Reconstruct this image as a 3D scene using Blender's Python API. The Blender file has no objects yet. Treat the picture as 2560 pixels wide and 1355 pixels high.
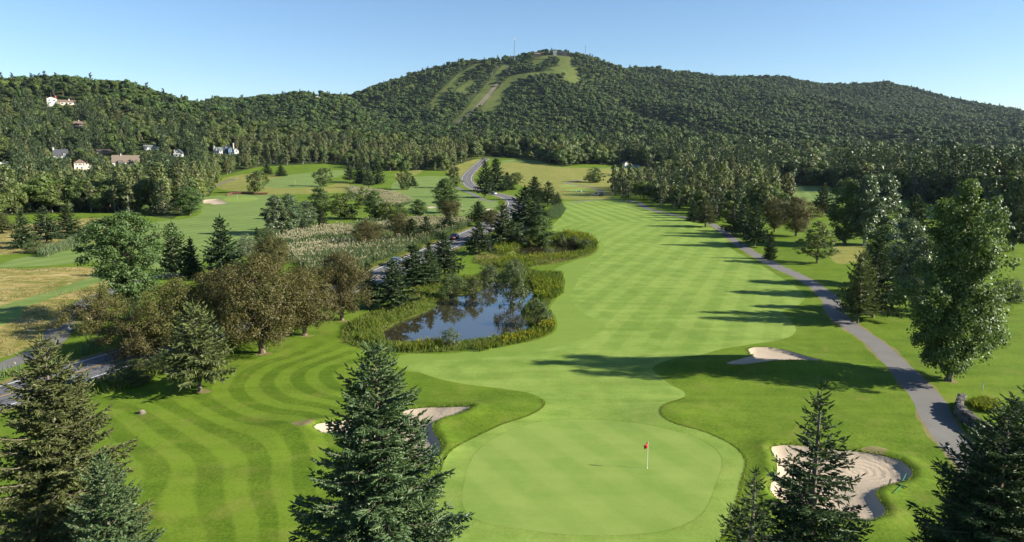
import bpy, bmesh, math, random
import numpy as np
from mathutils import Vector, Matrix
from mathutils.geometry import delaunay_2d_cdt

S = bpy.context.scene
C = S.collection
R = math.radians

# ------------------------------------------------------------------ camera
PITCH = R(10.03); CZ = 24.0; FPX = 1707.0
cam_d = bpy.data.cameras.new('camera'); cam = bpy.data.objects.new('camera', cam_d); C.objects.link(cam)
cam.location = (0, 0, CZ); cam.rotation_euler = (math.pi/2 - PITCH, 0, 0)
cam_d.lens = 24.0; cam_d.sensor_width = 36.0; cam_d.clip_start = 0.5; cam_d.clip_end = 20000
S.camera = cam

# ------------------------------------------------------------------ sky, sun, exposure
HAZE = 0.00002
SUN_EL, SUN_AZ = 25.5, 98.0          # azimuth clockwise from the view direction (+Y)
w = bpy.data.worlds.new('World'); S.world = w; w.use_nodes = True
nt = w.node_tree; nt.nodes.clear()
sky = nt.nodes.new('ShaderNodeTexSky'); sky.sky_type = 'NISHITA'; sky.sun_disc = False
sky.sun_elevation = R(SUN_EL); sky.sun_rotation = R(SUN_AZ); sky.altitude = 200
sky.air_density = 1.0; sky.dust_density = 0.1; sky.ozone_density = 4.5
bg = nt.nodes.new('ShaderNodeBackground'); bg.inputs['Strength'].default_value = 0.060
out = nt.nodes.new('ShaderNodeOutputWorld')
nt.links.new(sky.outputs['Color'], bg.inputs['Color']); nt.links.new(bg.outputs[0], out.inputs['Surface'])
sd = bpy.data.lights.new('sun', 'SUN'); sd.energy = 5.0; sd.angle = R(0.53); sd.color = (1.0, 0.93, 0.79)
sun = bpy.data.objects.new('sun', sd); C.objects.link(sun)
sv = Vector((math.sin(R(SUN_AZ))*math.cos(R(SUN_EL)), math.cos(R(SUN_AZ))*math.cos(R(SUN_EL)), math.sin(R(SUN_EL))))
sun.rotation_euler = sv.to_track_quat('Z', 'Y').to_euler(); sun.location = (200, -100, 300)
S.view_settings.view_transform = 'Standard'; S.view_settings.look = 'None'
S.view_settings.exposure = 1.5; S.view_settings.gamma = 1.0; S.view_settings.use_curve_mapping = False
S.render.engine = 'CYCLES'
cy = S.cycles
cy.max_bounces = 5; cy.diffuse_bounces = 2; cy.glossy_bounces = 2; cy.transmission_bounces = 3; cy.volume_bounces = 0
cy.transparent_max_bounces = 6; cy.caustics_reflective = False; cy.caustics_refractive = False
cy.use_denoising = True; cy.denoiser = 'OPENIMAGEDENOISE'; cy.denoising_input_passes = 'RGB_ALBEDO_NORMAL'; cy.denoising_prefilter = 'ACCURATE'; cy.use_adaptive_sampling = True; cy.adaptive_threshold = 0.02
cy.sample_clamp_indirect = 4.0; cy.sample_clamp_direct = 12.0

# ------------------------------------------------------------------ projection helpers
cp, sp = math.cos(PITCH), math.sin(PITCH)
def ray(px, py):
    a = (px - 1280.0)/FPX; b = (677.5 - py)/FPX
    return a, cp + b*sp, -sp + b*cp                 # x, y, z of the direction
def z_at(py, Y):
    q = (677.5 - py)/FPX
    return CZ + Y*(q*cp - sp)/(cp + q*sp)
def depth_of(Y, z): return Y*cp + (CZ - z)*sp
def project(x, y, z):
    d = y*cp + (CZ - z)*sp
    return 1280 + FPX*x/d, 677.5 - FPX*((z - CZ)*cp + y*sp)/d

# ------------------------------------------------------------------ terrain height
def vnoise(x, y, s, seed=0):
    x = np.asarray(x, float)/s; y = np.asarray(y, float)/s
    xi = np.floor(x).astype(np.int64); yi = np.floor(y).astype(np.int64)
    fx = x - xi; fy = y - yi
    fx = fx*fx*(3 - 2*fx); fy = fy*fy*(3 - 2*fy)
    def h(a, b):
        n = (a*374761393 + b*668265263 + seed*974711) & 0xffffffff
        n = ((n ^ (n >> 13))*1274126177) & 0xffffffff
        return ((n ^ (n >> 16)) & 0xffff)/65535.0
    return (h(xi, yi)*(1-fx) + h(xi+1, yi)*fx)*(1-fy) + (h(xi, yi+1)*(1-fx) + h(xi+1, yi+1)*fx)*fy

TG = np.linspace(-1.7, 1.7, 1701)
def layer_z(Y, knots):                                # knots (px, 'z' value)
    t = [ray(p, 350)[0]/ray(p, 350)[1] for p, _ in knots]
    v = np.interp(TG, t, [z for _, z in knots])
    k = np.ones(19)/19
    v = np.convolve(np.pad(v, 9, mode='edge'), k, mode='valid')
    return v
def layer_p(Y, knots):                                # knots (px, image row of the ground)
    return layer_z(Y, [(p, z_at(py, Y)) for p, py in knots])
LY = [-200, 0, 330, 420, 520, 640, 780, 900, 1100, 1450, 1900, 2400, 3300]
flat = np.zeros_like(TG)
LZ = [flat, flat, flat, layer_z(420, [(0, 1.5), (500, .8), (700, 2.5), (1000, 1.5), (1500, .5), (1700, 0), (2560, 0)]),
      layer_z(520, [(0, 6), (500, 6), (700, 6), (1000, 5), (1400, 4.5), (1600, 3), (1900, 0.2), (2560, 0)]),
      layer_z(640, [(-300, 40), (0, 33), (300, 28), (500, 21), (700, 17), (1000, 12), (1200, 11.5), (1400, 11), (1600, 8), (1900, 3), (2560, 0)]),
      layer_p(780, [(-300, 230), (0, 262), (160, 258), (330, 275), (450, 300), (540, 316), (700, 338), (900, 352), (1100, 366), (1200, 376), (1400, 384), (1600, 386), (1900, 397), (2300, 412), (2560, 417)]),
      layer_p(900, [(-300, 205), (0, 220), (160, 222), (260, 230), (330, 238), (450, 270), (540, 294), (620, 312), (700, 326), (800, 338), (900, 346), (1000, 353), (1100, 360), (1200, 366), (1300, 370), (1600, 374), (1900, 384), (2300, 398), (2560, 404)]),
      layer_p(1100, [(-300, 240), (0, 250), (300, 265), (560, 308), (640, 316), (900, 326), (1000, 331), (1100, 337), (1200, 342), (1300, 342), (1500, 339), (1700, 338), (1900, 346), (2200, 366), (2560, 380)]),
      layer_p(1450, [(-300, 280), (0, 280), (400, 285), (560, 272), (640, 258), (700, 244), (780, 236), (850, 249), (885, 266), (930, 286), (1000, 291), (1100, 286), (1200, 281), (1300, 275), (1400, 262), (1500, 254), (1700, 268), (1900, 284), (2100, 304), (2300, 330), (2560, 350)]),
      layer_p(1900, [(-300, 300), (400, 300), (700, 285), (780, 272), (880, 262), (900, 247), (940, 228), (1000, 208), (1050, 193), (1100, 178), (1150, 164), (1200, 160), (1250, 160), (1290, 154), (1330, 143), (1370, 140), (1410, 140), (1440, 148), (1500, 159), (1540, 173), (1600, 193), (1640, 202), (1700, 212), (1800, 228), (1900, 240), (2100, 268), (2300, 293), (2560, 313), (3000, 340)]),
      layer_p(2400, [(-300, 310), (800, 300), (1000, 240), (1400, 190), (1600, 196), (1640, 193), (1700, 196), (1780, 205), (1800, 202), (1870, 197), (1950, 202), (2020, 214), (2070, 222), (2150, 221), (2230, 219), (2290, 231), (2340, 247), (2400, 259), (2470, 269), (2560, 286), (2800, 330), (3100, 340)]),
      layer_z(3300, [(0, 40), (2560, 40)])]
LY = np.array(LY, float); LZ = np.array(LZ)
_d = (LZ[1:] - LZ[:-1])/(LY[1:] - LY[:-1])[:, None]
LM = np.zeros_like(LZ)
same = (_d[1:]*_d[:-1]) > 0
LM[1:-1] = np.where(same, 2*_d[1:]*_d[:-1]/np.where(same, _d[1:] + _d[:-1], 1), 0)

MOUNDS = []
def H(x, y):
    x = np.atleast_1d(np.asarray(x, float)); y = np.atleast_1d(np.asarray(y, float))
    Yc = np.clip(y, -150, 3290)
    t = np.clip(x/np.maximum(y, 40.0), -1.69, 1.69)
    k = np.clip(np.searchsorted(LY, Yc, side='right') - 1, 0, len(LY) - 2)
    ti = (t + 1.7)/3.4*1700; i0 = np.clip(np.floor(ti).astype(int), 0, 1699); f = ti - i0
    def g(A, kk): return A[kk, i0]*(1 - f) + A[kk, i0 + 1]*f
    dy = LY[k+1] - LY[k]; s = (Yc - LY[k])/dy
    h00 = 2*s**3 - 3*s**2 + 1; h10 = s**3 - 2*s**2 + s; h01 = -2*s**3 + 3*s**2; h11 = s**3 - s**2
    z = h00*g(LZ, k) + h10*dy*g(LM, k) + h01*g(LZ, k+1) + h11*dy*g(LM, k+1)
    amp = np.clip((Yc - 700)/500, 0, 1)
    edge = np.clip(np.minimum(abs(Yc - 1900), abs(Yc - 2400))/120, 0.25, 1)
    z = z + amp*edge*(13*(vnoise(x, y, 170, 3) - .5) + 6*(vnoise(x, y, 70, 5) - .5))
    tq = x/np.maximum(y, 40.0)
    a2 = (1 - .68*np.exp(-((tq + .02)/.13)**4))*np.clip((Yc - 900)/350, 0, 1)*np.where(edge < .6, .35, 1)*np.clip((2500 - Yc)/200, 0, 1)
    xr, yr = x*.94 + y*.34, y*.94 - x*.34
    z = z + a2*46*(np.abs(2*vnoise(xr, yr*.42, 190, 13) - 1) - .42) + a2*14*(np.abs(2*vnoise(xr, yr*.6, 85, 17) - 1) - .42)
    z = z + np.clip((Yc - 60)/120, 0, 1)*np.clip((330 - Yc)/100, 0, 1)*0.5*(vnoise(x, y, 28, 9) - .5)
    for mx, my, a, rx, ry in MOUNDS:
        z = z + a*np.exp(-((x - mx)/rx)**2 - ((y - my)/ry)**2)
    return z

_YS = np.geomspace(12, 3250, 2600)
def at(px, py, zp=None):
    """ground point seen at a pixel of the photograph (x, y, z); zp = a level plane instead of the terrain"""
    a, b, c = ray(px, py)
    if zp is not None:
        k = (zp - CZ)/c
        return a*k, b*k, zp
    X = _YS*a/b; Z = CZ + _YS*c/b
    d = Z - H(X, _YS)
    idx = np.nonzero(d <= 0)[0]
    if len(idx) == 0:
        i = int(np.argmin(np.abs(d[900:]))) + 900; Y = _YS[i]
        return float(Y*a/b), float(Y), float(H(Y*a/b, Y)[0])
    i = max(1, idx[0]); lo, hi = _YS[i-1], _YS[i]
    for _ in range(18):
        m = (lo + hi)/2
        if CZ + m*c/b - H(m*a/b, m)[0] > 0: lo = m
        else: hi = m
    Y = hi
    return float(Y*a/b), float(Y), float(CZ + Y*c/b)
for (mx, my), a, rx, ry in [((1755, 918), 0.9, 6.5, 3.2), ((1960, 922), 1.1, 8, 3.2), ((1690, 1040), 0.5, 4, 3), ((2120, 1075), 0.5, 9, 3.5), ((1230, 1030), 0.6, 5, 2.5), ((740, 1075), 0.5, 4, 3)]:
    p = at(mx, my, 0); MOUNDS.append((p[0], p[1], a, rx, ry))

# ------------------------------------------------------------------ generic mesh helpers
def link(name, me, mats=(), parent=None, smooth=False):
    for m in mats: me.materials.append(m)
    o = bpy.data.objects.new(name, me); C.objects.link(o)
    if parent is not None: o.parent = parent
    if smooth: me.polygons.foreach_set('use_smooth', np.ones(len(me.polygons), bool))
    return o
def np_mesh(name, V, Q=None, T=None, mi=None):
    """mesh from numpy: V (n,3), Q quads (m,4), T triangles (k,3); mi = material index per face (quads first)"""
    V = np.asarray(V, np.float32); me = bpy.data.meshes.new(name)
    Q = np.zeros((0, 4), np.int32) if Q is None or len(Q) == 0 else np.asarray(Q, np.int32)
    T = np.zeros((0, 3), np.int32) if T is None or len(T) == 0 else np.asarray(T, np.int32)
    loops = np.concatenate([Q.ravel(), T.ravel()])
    starts = np.concatenate([np.arange(len(Q))*4, len(Q)*4 + np.arange(len(T))*3]).astype(np.int32)
    me.vertices.add(len(V)); me.vertices.foreach_set('co', V.ravel())
    me.loops.add(len(loops)); me.loops.foreach_set('vertex_index', loops.astype(np.int32))
    me.polygons.add(len(starts)); me.polygons.foreach_set('loop_start', starts)
    if mi is not None: me.polygons.foreach_set('material_index', np.asarray(mi, np.int32))
    me.update(calc_edges=True); me.validate()
    return me
class MB:
    """collects boxes, tubes and quads, then links them as one mesh"""
    def __init__(s): s.V = []; s.F = []; s.M = []
    def add(s, V, F, m=0):
        o = len(s.V); s.V += [tuple(v) for v in V]; s.F += [tuple(i + o for i in f) for f in F]; s.M += [m]*len(F); return s
    def box(s, c, d, m=0, rz=0):
        x, y, z = d[0]/2, d[1]/2, d[2]/2; cs, sn = math.cos(rz), math.sin(rz)
        V = []
        for dz in (-z, z):
            for dx, dy in ((-x, -y), (x, -y), (x, y), (-x, y)):
                V.append((c[0] + dx*cs - dy*sn, c[1] + dx*sn + dy*cs, c[2] + dz))
        return s.add(V, [(3, 2, 1, 0), (4, 5, 6, 7), (0, 1, 5, 4), (1, 2, 6, 5), (2, 3, 7, 6), (3, 0, 4, 7)], m)
    def tube(s, pts, rad, n=6, m=0, cap=True):
        pts = [Vector(p) for p in pts]; V = []; F = []
        for i, p in enumerate(pts):
            d = (pts[min(i+1, len(pts)-1)] - pts[max(i-1, 0)]).normalized()
            u = d.orthogonal().normalized() if abs(d.z) > .95 else d.cross(Vector((0, 0, 1))).normalized()
            v = d.cross(u)
            r = rad[i] if hasattr(rad, '__len__') else rad
            for k in range(n):
                a = 2*math.pi*k/n; V.append(p + u*math.cos(a)*r + v*math.sin(a)*r)
        for i in range(len(pts)-1):
            for k in range(n):
                F.append((i*n + k, i*n + (k+1) % n, (i+1)*n + (k+1) % n, (i+1)*n + k))
        if cap: F.append(tuple(range(n))[::-1]); F.append(tuple((len(pts)-1)*n + k for k in range(n)))
        return s.add(V, F, m)
    def prism(s, prof, y0, y1, m=0, axis='y'):
        """profile in (x,z) extruded along y"""
        n = len(prof)
        V = [(x, y0, z) for x, z in prof] + [(x, y1, z) for x, z in prof]
        F = [tuple(range(n))[::-1], tuple(range(n, 2*n))] + [(i, (i+1) % n, n + (i+1) % n, n + i) for i in range(n)]
        if axis == 'x': V = [(y, x, z) for x, y, z in V]
        return s.add(V, F, m)
    def mesh(s, name):
        me = bpy.data.meshes.new(name); me.from_pydata(s.V, [], s.F); me.update()
        me.polygons.foreach_set('material_index', s.M)
        bm = bmesh.new(); bm.from_mesh(me); bmesh.ops.recalc_face_normals(bm, faces=bm.faces); bm.to_mesh(me); bm.free()
        return me
    def link(s, name, mats, parent=None, smooth=False):
        return link(name, s.mesh(name), mats if isinstance(mats, (list, tuple)) else [mats], parent, smooth)
def thing(name, label, cat, loc=(0, 0, 0), rz=0.0, group=None, scale=None):
    o = bpy.data.objects.new(name, None); C.objects.link(o); o.location = loc; o.rotation_euler = (0, 0, rz)
    o.empty_display_size = .2
    if scale is not None: o.scale = scale
    return tag(o, label, cat, group)
def tag(o, label, cat=None, group=None, kind=None):
    if label: o['label'] = label
    if cat: o['category'] = cat
    if group: o['group'] = group
    if kind: o['kind'] = kind
    return o

# ------------------------------------------------------------------ materials
class NT:
    def __init__(s, name):
        s.m = bpy.data.materials.new(name); s.m.use_nodes = True; s.t = s.m.node_tree; s.t.nodes.clear()
        s.out = s.t.nodes.new('ShaderNodeOutputMaterial')
    def n(s, typ, **kw):
        nd = s.t.nodes.new('ShaderNode' + typ)
        for k, v in kw.items():
            if k.startswith('i_'): s.set(nd, k[2:].replace('_', ' '), v)
            else: setattr(nd, k, v)
        return nd
    def set(s, nd, key, v):
        try: sock = nd.inputs[int(key)]
        except ValueError: sock = nd.inputs[key]
        if hasattr(v, 'is_output'): s.t.links.new(v, sock)
        else: sock.default_value = v
    def mix(s, a, b, f, mode='MIX'):
        nd = s.t.nodes.new('ShaderNodeMix'); nd.data_type = 'RGBA'; nd.blend_type = mode
        for k, v in ((0, f), (6, a), (7, b)):
            if hasattr(v, 'is_output'): s.t.links.new(v, nd.inputs[k])
            else: nd.inputs[k].default_value = (v if k == 0 else (tuple(v) + (1,) if len(v) == 3 else v))
        return nd.outputs[2]
    def math(s, op, a, b=0.0, c=None, clamp=False):
        nd = s.t.nodes.new('ShaderNodeMath'); nd.operation = op; nd.use_clamp = clamp
        for k, v in enumerate((a, b) if c is None else (a, b, c)):
            if hasattr(v, 'is_output'): s.t.links.new(v, nd.inputs[k])
            else: nd.inputs[k].default_value = v
        return nd.outputs[0]
    def ramp(s, f, lo, hi):
        nd = s.n('MapRange'); s.set(nd, 0, f); nd.inputs[1].default_value = lo; nd.inputs[2].default_value = hi; nd.clamp = True
        nd.interpolation_type = 'SMOOTHSTEP'
        return nd.outputs[0]
    def noise(s, scale, detail=3, vec=None, rough=.55, dist=0.0):
        nd = s.n('TexNoise'); nd.inputs['Scale'].default_value = scale; nd.inputs['Detail'].default_value = detail
        nd.inputs['Roughness'].default_value = rough; nd.inputs['Distortion'].default_value = dist
        if vec is not None: s.t.links.new(vec, nd.inputs['Vector'])
        return nd.outputs['Fac']
    def pos(s): return s.n('NewGeometry').outputs['Position']
    def attr(s, name): a = s.n('Attribute'); a.attribute_name = name; return a.outputs['Fac']
    def bsdf(s, col, rough=.7, spec=.3, bump=None, dist=.05, strength=1.0, **kw):
        b = s.n('BsdfPrincipled'); s.set(b, 'Base Color', col if hasattr(col, 'is_output') else tuple(col)[:3] + (1,))
        s.set(b, 'Roughness', rough); s.set(b, 'Specular IOR Level', spec)
        for k, v in kw.items(): s.set(b, k.replace('_', ' '), v)
        if bump is not None:
            bn = s.n('Bump'); s.set(bn, 'Height', bump); bn.inputs['Distance'].default_value = dist; bn.inputs['Strength'].default_value = strength
            s.t.links.new(bn.outputs[0], b.inputs['Normal'])
        return b.outputs[0]
    def done(s, sh, vol=None):
        s.t.links.new(sh, s.out.inputs['Surface']); return s.m

def lawn(name, dark, light, dry=(0.16, 0.15, 0.05), dryamt=.15, stripe=0.35, speck=.5, big=.35, cross=0.0, bumpd=.05):
    g = NT(name); p = g.pos()
    n1 = g.noise(.07, 3, p); n2 = g.noise(.55, 4, p); n3 = g.noise(3.6, 3, p, .75); n4 = g.noise(13, 2, p, .7)
    f = g.math('ADD', g.math('MULTIPLY', g.math('SUBTRACT', n1, .5), big*2.2), .5)
    f = g.math('ADD', f, g.math('MULTIPLY', g.math('SUBTRACT', n2, .5), big*1.8))
    f = g.math('ADD', f, g.math('MULTIPLY', g.math('SUBTRACT', n3, .5), speck*2.3))
    f = g.math('ADD', f, g.math('MULTIPLY', g.math('SUBTRACT', n4, .5), speck*1.9))
    st = g.math('SINE', g.math('MULTIPLY', g.attr('su'), 2*math.pi))
    st = g.ramp(st, -.4, .4)
    st = g.math('MULTIPLY', g.math('SUBTRACT', st, .5), g.attr('sm'))
    f = g.math('ADD', f, g.math('MULTIPLY', st, stripe*2), clamp=not cross)
    if cross:
        sx = g.n('SeparateXYZ'); g.t.links.new(p, sx.inputs[0])
        u2 = g.math('ADD', g.math('MULTIPLY', sx.outputs[0], 1.35), g.math('MULTIPLY', sx.outputs[1], .62))
        c2 = g.math('MULTIPLY', g.math('SUBTRACT', g.ramp(g.math('SINE', u2), -.6, .6), .5), g.math('ADD', n1, .3))
        f = g.math('ADD', f, g.math('MULTIPLY', c2, cross*2), clamp=True)
    mp = g.n('Mapping'); g.t.links.new(p, mp.inputs[0]); mp.inputs['Scale'].default_value = (.06, .45, .3); mp.inputs['Rotation'].default_value = (0, 0, .12)
    f = g.math('ADD', f, g.math('MULTIPLY', g.math('SUBTRACT', g.noise(1.0, 5, mp.outputs[0], .65), .5), big*2.4), clamp=True)
    col = g.mix(dark, light, f)
    d1 = g.ramp(g.noise(.3, 6, p, .7, .6), .47, .78); 
    col = g.mix(col, dry, g.math('MULTIPLY', d1, dryamt))
    h = g.math('ADD', g.math('MULTIPLY', n4, .6), g.math('MULTIPLY', n3, .8))
    return g.done(g.bsdf(col, .8, .05, h, bumpd, .5))

def simple(name, col, rough=.6, spec=.3, var=.15, scale=2.0, bump=0.0, metal=0.0, em=None):
    g = NT(name); p = g.n('TexCoord').outputs['Object']
    n = g.noise(scale, 4, p)
    c = g.mix(tuple(v*(1 - var) for v in col), tuple(min(1, v*(1 + var)) for v in col), n)
    kw = {'Metallic': metal}
    return g.done(g.bsdf(c, rough, spec, n if bump else None, bump or .01, 1.0, **kw))

def foliage(name, c1, c2, c3=None, rough=.5, spec=.35, transl=.28, objvar=.35):
    g = NT(name)
    ri = g.n('NewGeometry').outputs['Random Per Island']; oi = g.n('ObjectInfo').outputs['Random']
    col = g.mix(c1, c2, ri)
    if c3 is not None:
        col = g.mix(col, c3, g.math('MULTIPLY', oi, .8))
    hv = g.n('HueSaturation'); g.set(hv, 'Color', col)
    g.set(hv, 'Value', g.math('ADD', g.math('MULTIPLY', g.math('FRACT', g.math('MULTIPLY', oi, 7.31)), objvar*2), 1 - objvar))
    g.set(hv, 'Hue', g.math('ADD', g.math('MULTIPLY', g.math('FRACT', g.math('MULTIPLY', oi, 3.77)), .03), .485))
    col = hv.outputs[0]
    b = g.bsdf(col, rough, spec)
    t = g.n('BsdfTranslucent'); tc = g.mix(col, (1.25, 1.3, .7), 1.0, 'MULTIPLY'); g.set(t, 'Color', tc)
    mx = g.n('MixShader'); mx.inputs[0].default_value = transl
    g.t.links.new(b, mx.inputs[1]); g.t.links.new(t.outputs[0], mx.inputs[2])
    return g.done(mx.outputs[0])
def bark(name, c1, c2, sc=6):
    g = NT(name); tc = g.n('TexCoord').outputs['Object']
    mp = g.n('Mapping'); g.t.links.new(tc, mp.inputs[0]); mp.inputs['Scale'].default_value = (sc, sc, sc*.25)
    n = g.noise(1.0, 5, mp.outputs[0], .65)
    return g.done(g.bsdf(g.mix(c1, c2, g.ramp(n, .3, .7)), .9, .1, n, .05, 1.0))

M = {}
M['rough'] = lawn('rough_grass', (.052, .094, .007), (.118, .180, .018), dry=(.20, .170, .050), dryamt=.38, stripe=.27, speck=.8, big=.5)
M['fair'] = lawn('fairway_grass', (.108, .176, .028), (.190, .262, .056), dryamt=.30, stripe=.26, speck=.5, big=.7, cross=.075)
M['collar'] = lawn('collar_grass', (.098, .162, .024), (.170, .238, .046), dryamt=.15, stripe=.0, speck=.35, big=.25)
M['green'] = lawn('green_grass', (.132, .205, .040), (.190, .252, .060), dryamt=.14, stripe=.15, speck=.34, big=.55, cross=.07, bumpd=.02)
M['leftfair'] = lawn('left_fairway_grass', (.092, .145, .034), (.158, .212, .062), dryamt=.30, stripe=.25, speck=.3, big=.45)
M['meadow'] = lawn('meadow_grass', (.120, .130, .024), (.30, .235, .085), dry=(.42, .345, .18), dryamt=.85, stripe=0, speck=.9, big=1.4, bumpd=.2)
M['hay'] = lawn('hay_meadow', (.105, .140, .024), (.22, .205, .060), dry=(.29, .23, .095), dryamt=.55, stripe=0, speck=.8, big=.6, bumpd=.15)
M['shore'] = lawn('shore_grass', (.045, .075, .012), (.13, .14, .028), dry=(.20, .17, .07), dryamt=.6, stripe=0, speck=.9, big=.7, bumpd=.2)
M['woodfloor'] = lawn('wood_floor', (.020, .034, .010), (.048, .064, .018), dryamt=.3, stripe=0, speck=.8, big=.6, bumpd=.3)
M['ski'] = lawn('ski_grass', (.050, .078, .018), (.098, .112, .032), dry=(.15, .12, .045), dryamt=.6, stripe=0, speck=.3, big=.8)
M['scree'] = lawn('scree', (.10, .088, .06), (.19, .165, .13), dry=(.09, .10, .035), dryamt=.5, stripe=0, speck=.5, big=.6)
M['mulch'] = lawn('mulch', (.115, .115, .035), (.20, .165, .085), dryamt=.3, stripe=0, speck=.7, big=.4)

def sand_mat():
    g = NT('bunker_sand'); p = g.pos()
    n1 = g.noise(.5, 4, p); n2 = g.noise(4.5, 4, p, .7); n3 = g.noise(26, 3, p)
    c = g.mix((.30, .24, .175), (.42, .35, .265), g.math('ADD', g.math('MULTIPLY', n1, .6), g.math('MULTIPLY', n2, .4)))
    cx, cyy, _ = at(2145, 1163, 0)
    sx = g.n('SeparateXYZ'); g.t.links.new(p, sx.inputs[0])
    dx = g.math('MULTIPLY', g.math('SUBTRACT', sx.outputs[0], cx), .8); dy = g.math('SUBTRACT', sx.outputs[1], cyy)
    r = g.math('SQRT', g.math('ADD', g.math('MULTIPLY', dx, dx), g.math('MULTIPLY', dy, dy)))
    r = g.math('ADD', r, g.math('MULTIPLY', n1, .8))
    wv = g.math('SINE', g.math('MULTIPLY', r, 13.0))
    wv = g.math('MULTIPLY', wv, g.ramp(r, 4.8, 3.2))
    h = g.math('ADD', g.math('MULTIPLY', wv, .17), g.math('ADD', g.math('MULTIPLY', n2, .8), g.math('MULTIPLY', n3, .2)))
    return g.done(g.bsdf(c, .9, .1, h, .05, 1.0))
M['sand'] = sand_mat()
def asphalt(name, c1, c2, cracks=True):
    g = NT(name); p = g.pos()
    n1 = g.noise(.35, 5, p); n2 = g.noise(9, 4, p, .7)
    c = g.mix(c1, c2, g.math('ADD', g.math('MULTIPLY', n1, .65), g.math('MULTIPLY', n2, .35)))
    if cracks:
        v = g.n('TexVoronoi'); v.feature = 'DISTANCE_TO_EDGE'; v.inputs['Scale'].default_value = .33
        wp = g.n('VectorMath'); wp.operation = 'ADD'; nn = g.n('TexNoise'); nn.inputs['Scale'].default_value = 1.2; g.t.links.new(p, nn.inputs['Vector'])
        g.t.links.new(p, wp.inputs[0]); g.t.links.new(nn.outputs['Color'], wp.inputs[1]); g.t.links.new(wp.outputs[0], v.inputs['Vector'])
        c = g.mix(c, (.02, .02, .022), g.math('MULTIPLY', g.ramp(v.outputs['Distance'], .03, .012), .75))
    return g.done(g.bsdf(c, .85, .25, n2, .01, .6))
M['road'] = asphalt('road_asphalt', (.085, .087, .095), (.135, .135, .14))
M['path'] = asphalt('path_asphalt', (.080, .077, .072), (.178, .170, .156), False)
M['paint_w'] = simple('white_road_paint', (.62, .62, .60), .7, .2, .2, 6)
M['paint_y'] = simple('orange_road_paint', (.42, .23, .05), .7, .2, .25, 6)
def water_mat():
    g = NT('pond_water'); p = g.pos()
    n1 = g.noise(2.2, 3, p); n2 = g.noise(9, 2, p)
    h = g.math('ADD', n1, g.math('MULTIPLY', n2, .35))
    c = g.mix((.026, .023, .014), (.042, .034, .018), g.noise(.15, 3, p))
    sh = g.bsdf(c, .035, .62, h, .0012, .5, IOR=1.45, Coat_Weight=.7, Coat_Roughness=.03, Coat_IOR=1.5)
    return g.done(sh)
M['water'] = water_mat()
M['mudbed'] = simple('pond_mud', (.06, .048, .026), .9, .1, .3, .6)
M['bark_spruce'] = bark('spruce_bark', (.10, .080, .062), (.20, .165, .135))
M['bark_grey'] = bark('grey_bark', (.075, .062, .048), (.17, .145, .115))
M['bark_willow'] = bark('willow_bark', (.085, .062, .042), (.21, .165, .115))
M['bark_birch'] = bark('birch_bark', (.22, .20, .17), (.42, .40, .36))
M['f_spruce'] = foliage('spruce_needles', (.028, .050, .018), (.070, .102, .042), rough=.45, spec=.22, transl=.12, objvar=.15)
M['f_bluespruce'] = foliage('blue_spruce_needles', (.052, .090, .034), (.142, .195, .082), rough=.45, spec=.22, transl=.12, objvar=.12)
M['f_olivespruce'] = foliage('olive_spruce_needles', (.060, .084, .026), (.150, .172, .062), rough=.5, spec=.22, transl=.15, objvar=.12)
M['f_darkspruce'] = foliage('dark_spruce_needles', (.030, .056, .018), (.076, .112, .040), rough=.5, spec=.22, transl=.12, objvar=.12)  # the needles' own dark green, varied from twig to twig
M['f_willow'] = foliage('willow_leaves', (.054, .053, .013), (.108, .100, .031), rough=.55, spec=.25, transl=.25, objvar=.12)
M['f_poplar'] = foliage('poplar_leaves', (.052, .094, .024), (.110, .160, .052), rough=.5, spec=.22, transl=.32, objvar=.1)
M['f_silver'] = foliage('silver_leaves', (.058, .088, .036), (.120, .158, .078), rough=.4, spec=.45, transl=.25, objvar=.12)
M['f_green'] = foliage('green_leaves', (.036, .066, .013), (.078, .114, .024), (.092, .112, .022), rough=.5, spec=.3, transl=.28, objvar=.28)
M['f_maple'] = foliage('maple_leaves', (.060, .085, .016), (.12, .14, .030), rough=.5, spec=.3, transl=.32, objvar=.1)
M['f_aspen'] = foliage('aspen_leaves', (.062, .092, .026), (.135, .165, .056), (.118, .122, .046), rough=.5, spec=.3, transl=.3, objvar=.25)
M['f_far'] = foliage('far_forest_leaves', (.020, .046, .013), (.043, .076, .018), (.066, .090, .018), rough=.6, spec=.2, transl=.25, objvar=.38)
M['f_farcon'] = foliage('far_conifer_needles', (.014, .030, .015), (.034, .054, .024), rough=.55, spec=.25, transl=.1, objvar=.25)
M['f_bush'] = foliage('bush_leaves', (.040, .062, .018), (.095, .120, .040), rough=.5, spec=.3, transl=.28, objvar=.25)
M['f_reed'] = foliage('reed_blades', (.090, .140, .058), (.165, .215, .105), rough=.5, spec=.3, transl=.3, objvar=.05)
M['f_plume'] = foliage('reed_plumes', (.34, .30, .20), (.52, .46, .35), rough=.7, spec=.2, transl=.3, objvar=.05)
M['f_herb'] = foliage('shore_herbs', (.088, .138, .017), (.195, .232, .042), rough=.55, spec=.25, transl=.3, objvar=.05)
M['f_gold'] = foliage('goldenrod_flowers', (.19, .21, .018), (.36, .35, .024), rough=.6, spec=.2, transl=.25, objvar=.05)
M['f_lily'] = foliage('lily_blades', (.11, .15, .02), (.24, .27, .05), rough=.45, spec=.3, transl=.35, objvar=.05)
M['f_straw'] = foliage('straw_blades', (.17, .15, .06), (.36, .29, .15), rough=.6, spec=.2, transl=.3, objvar=.05)

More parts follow.
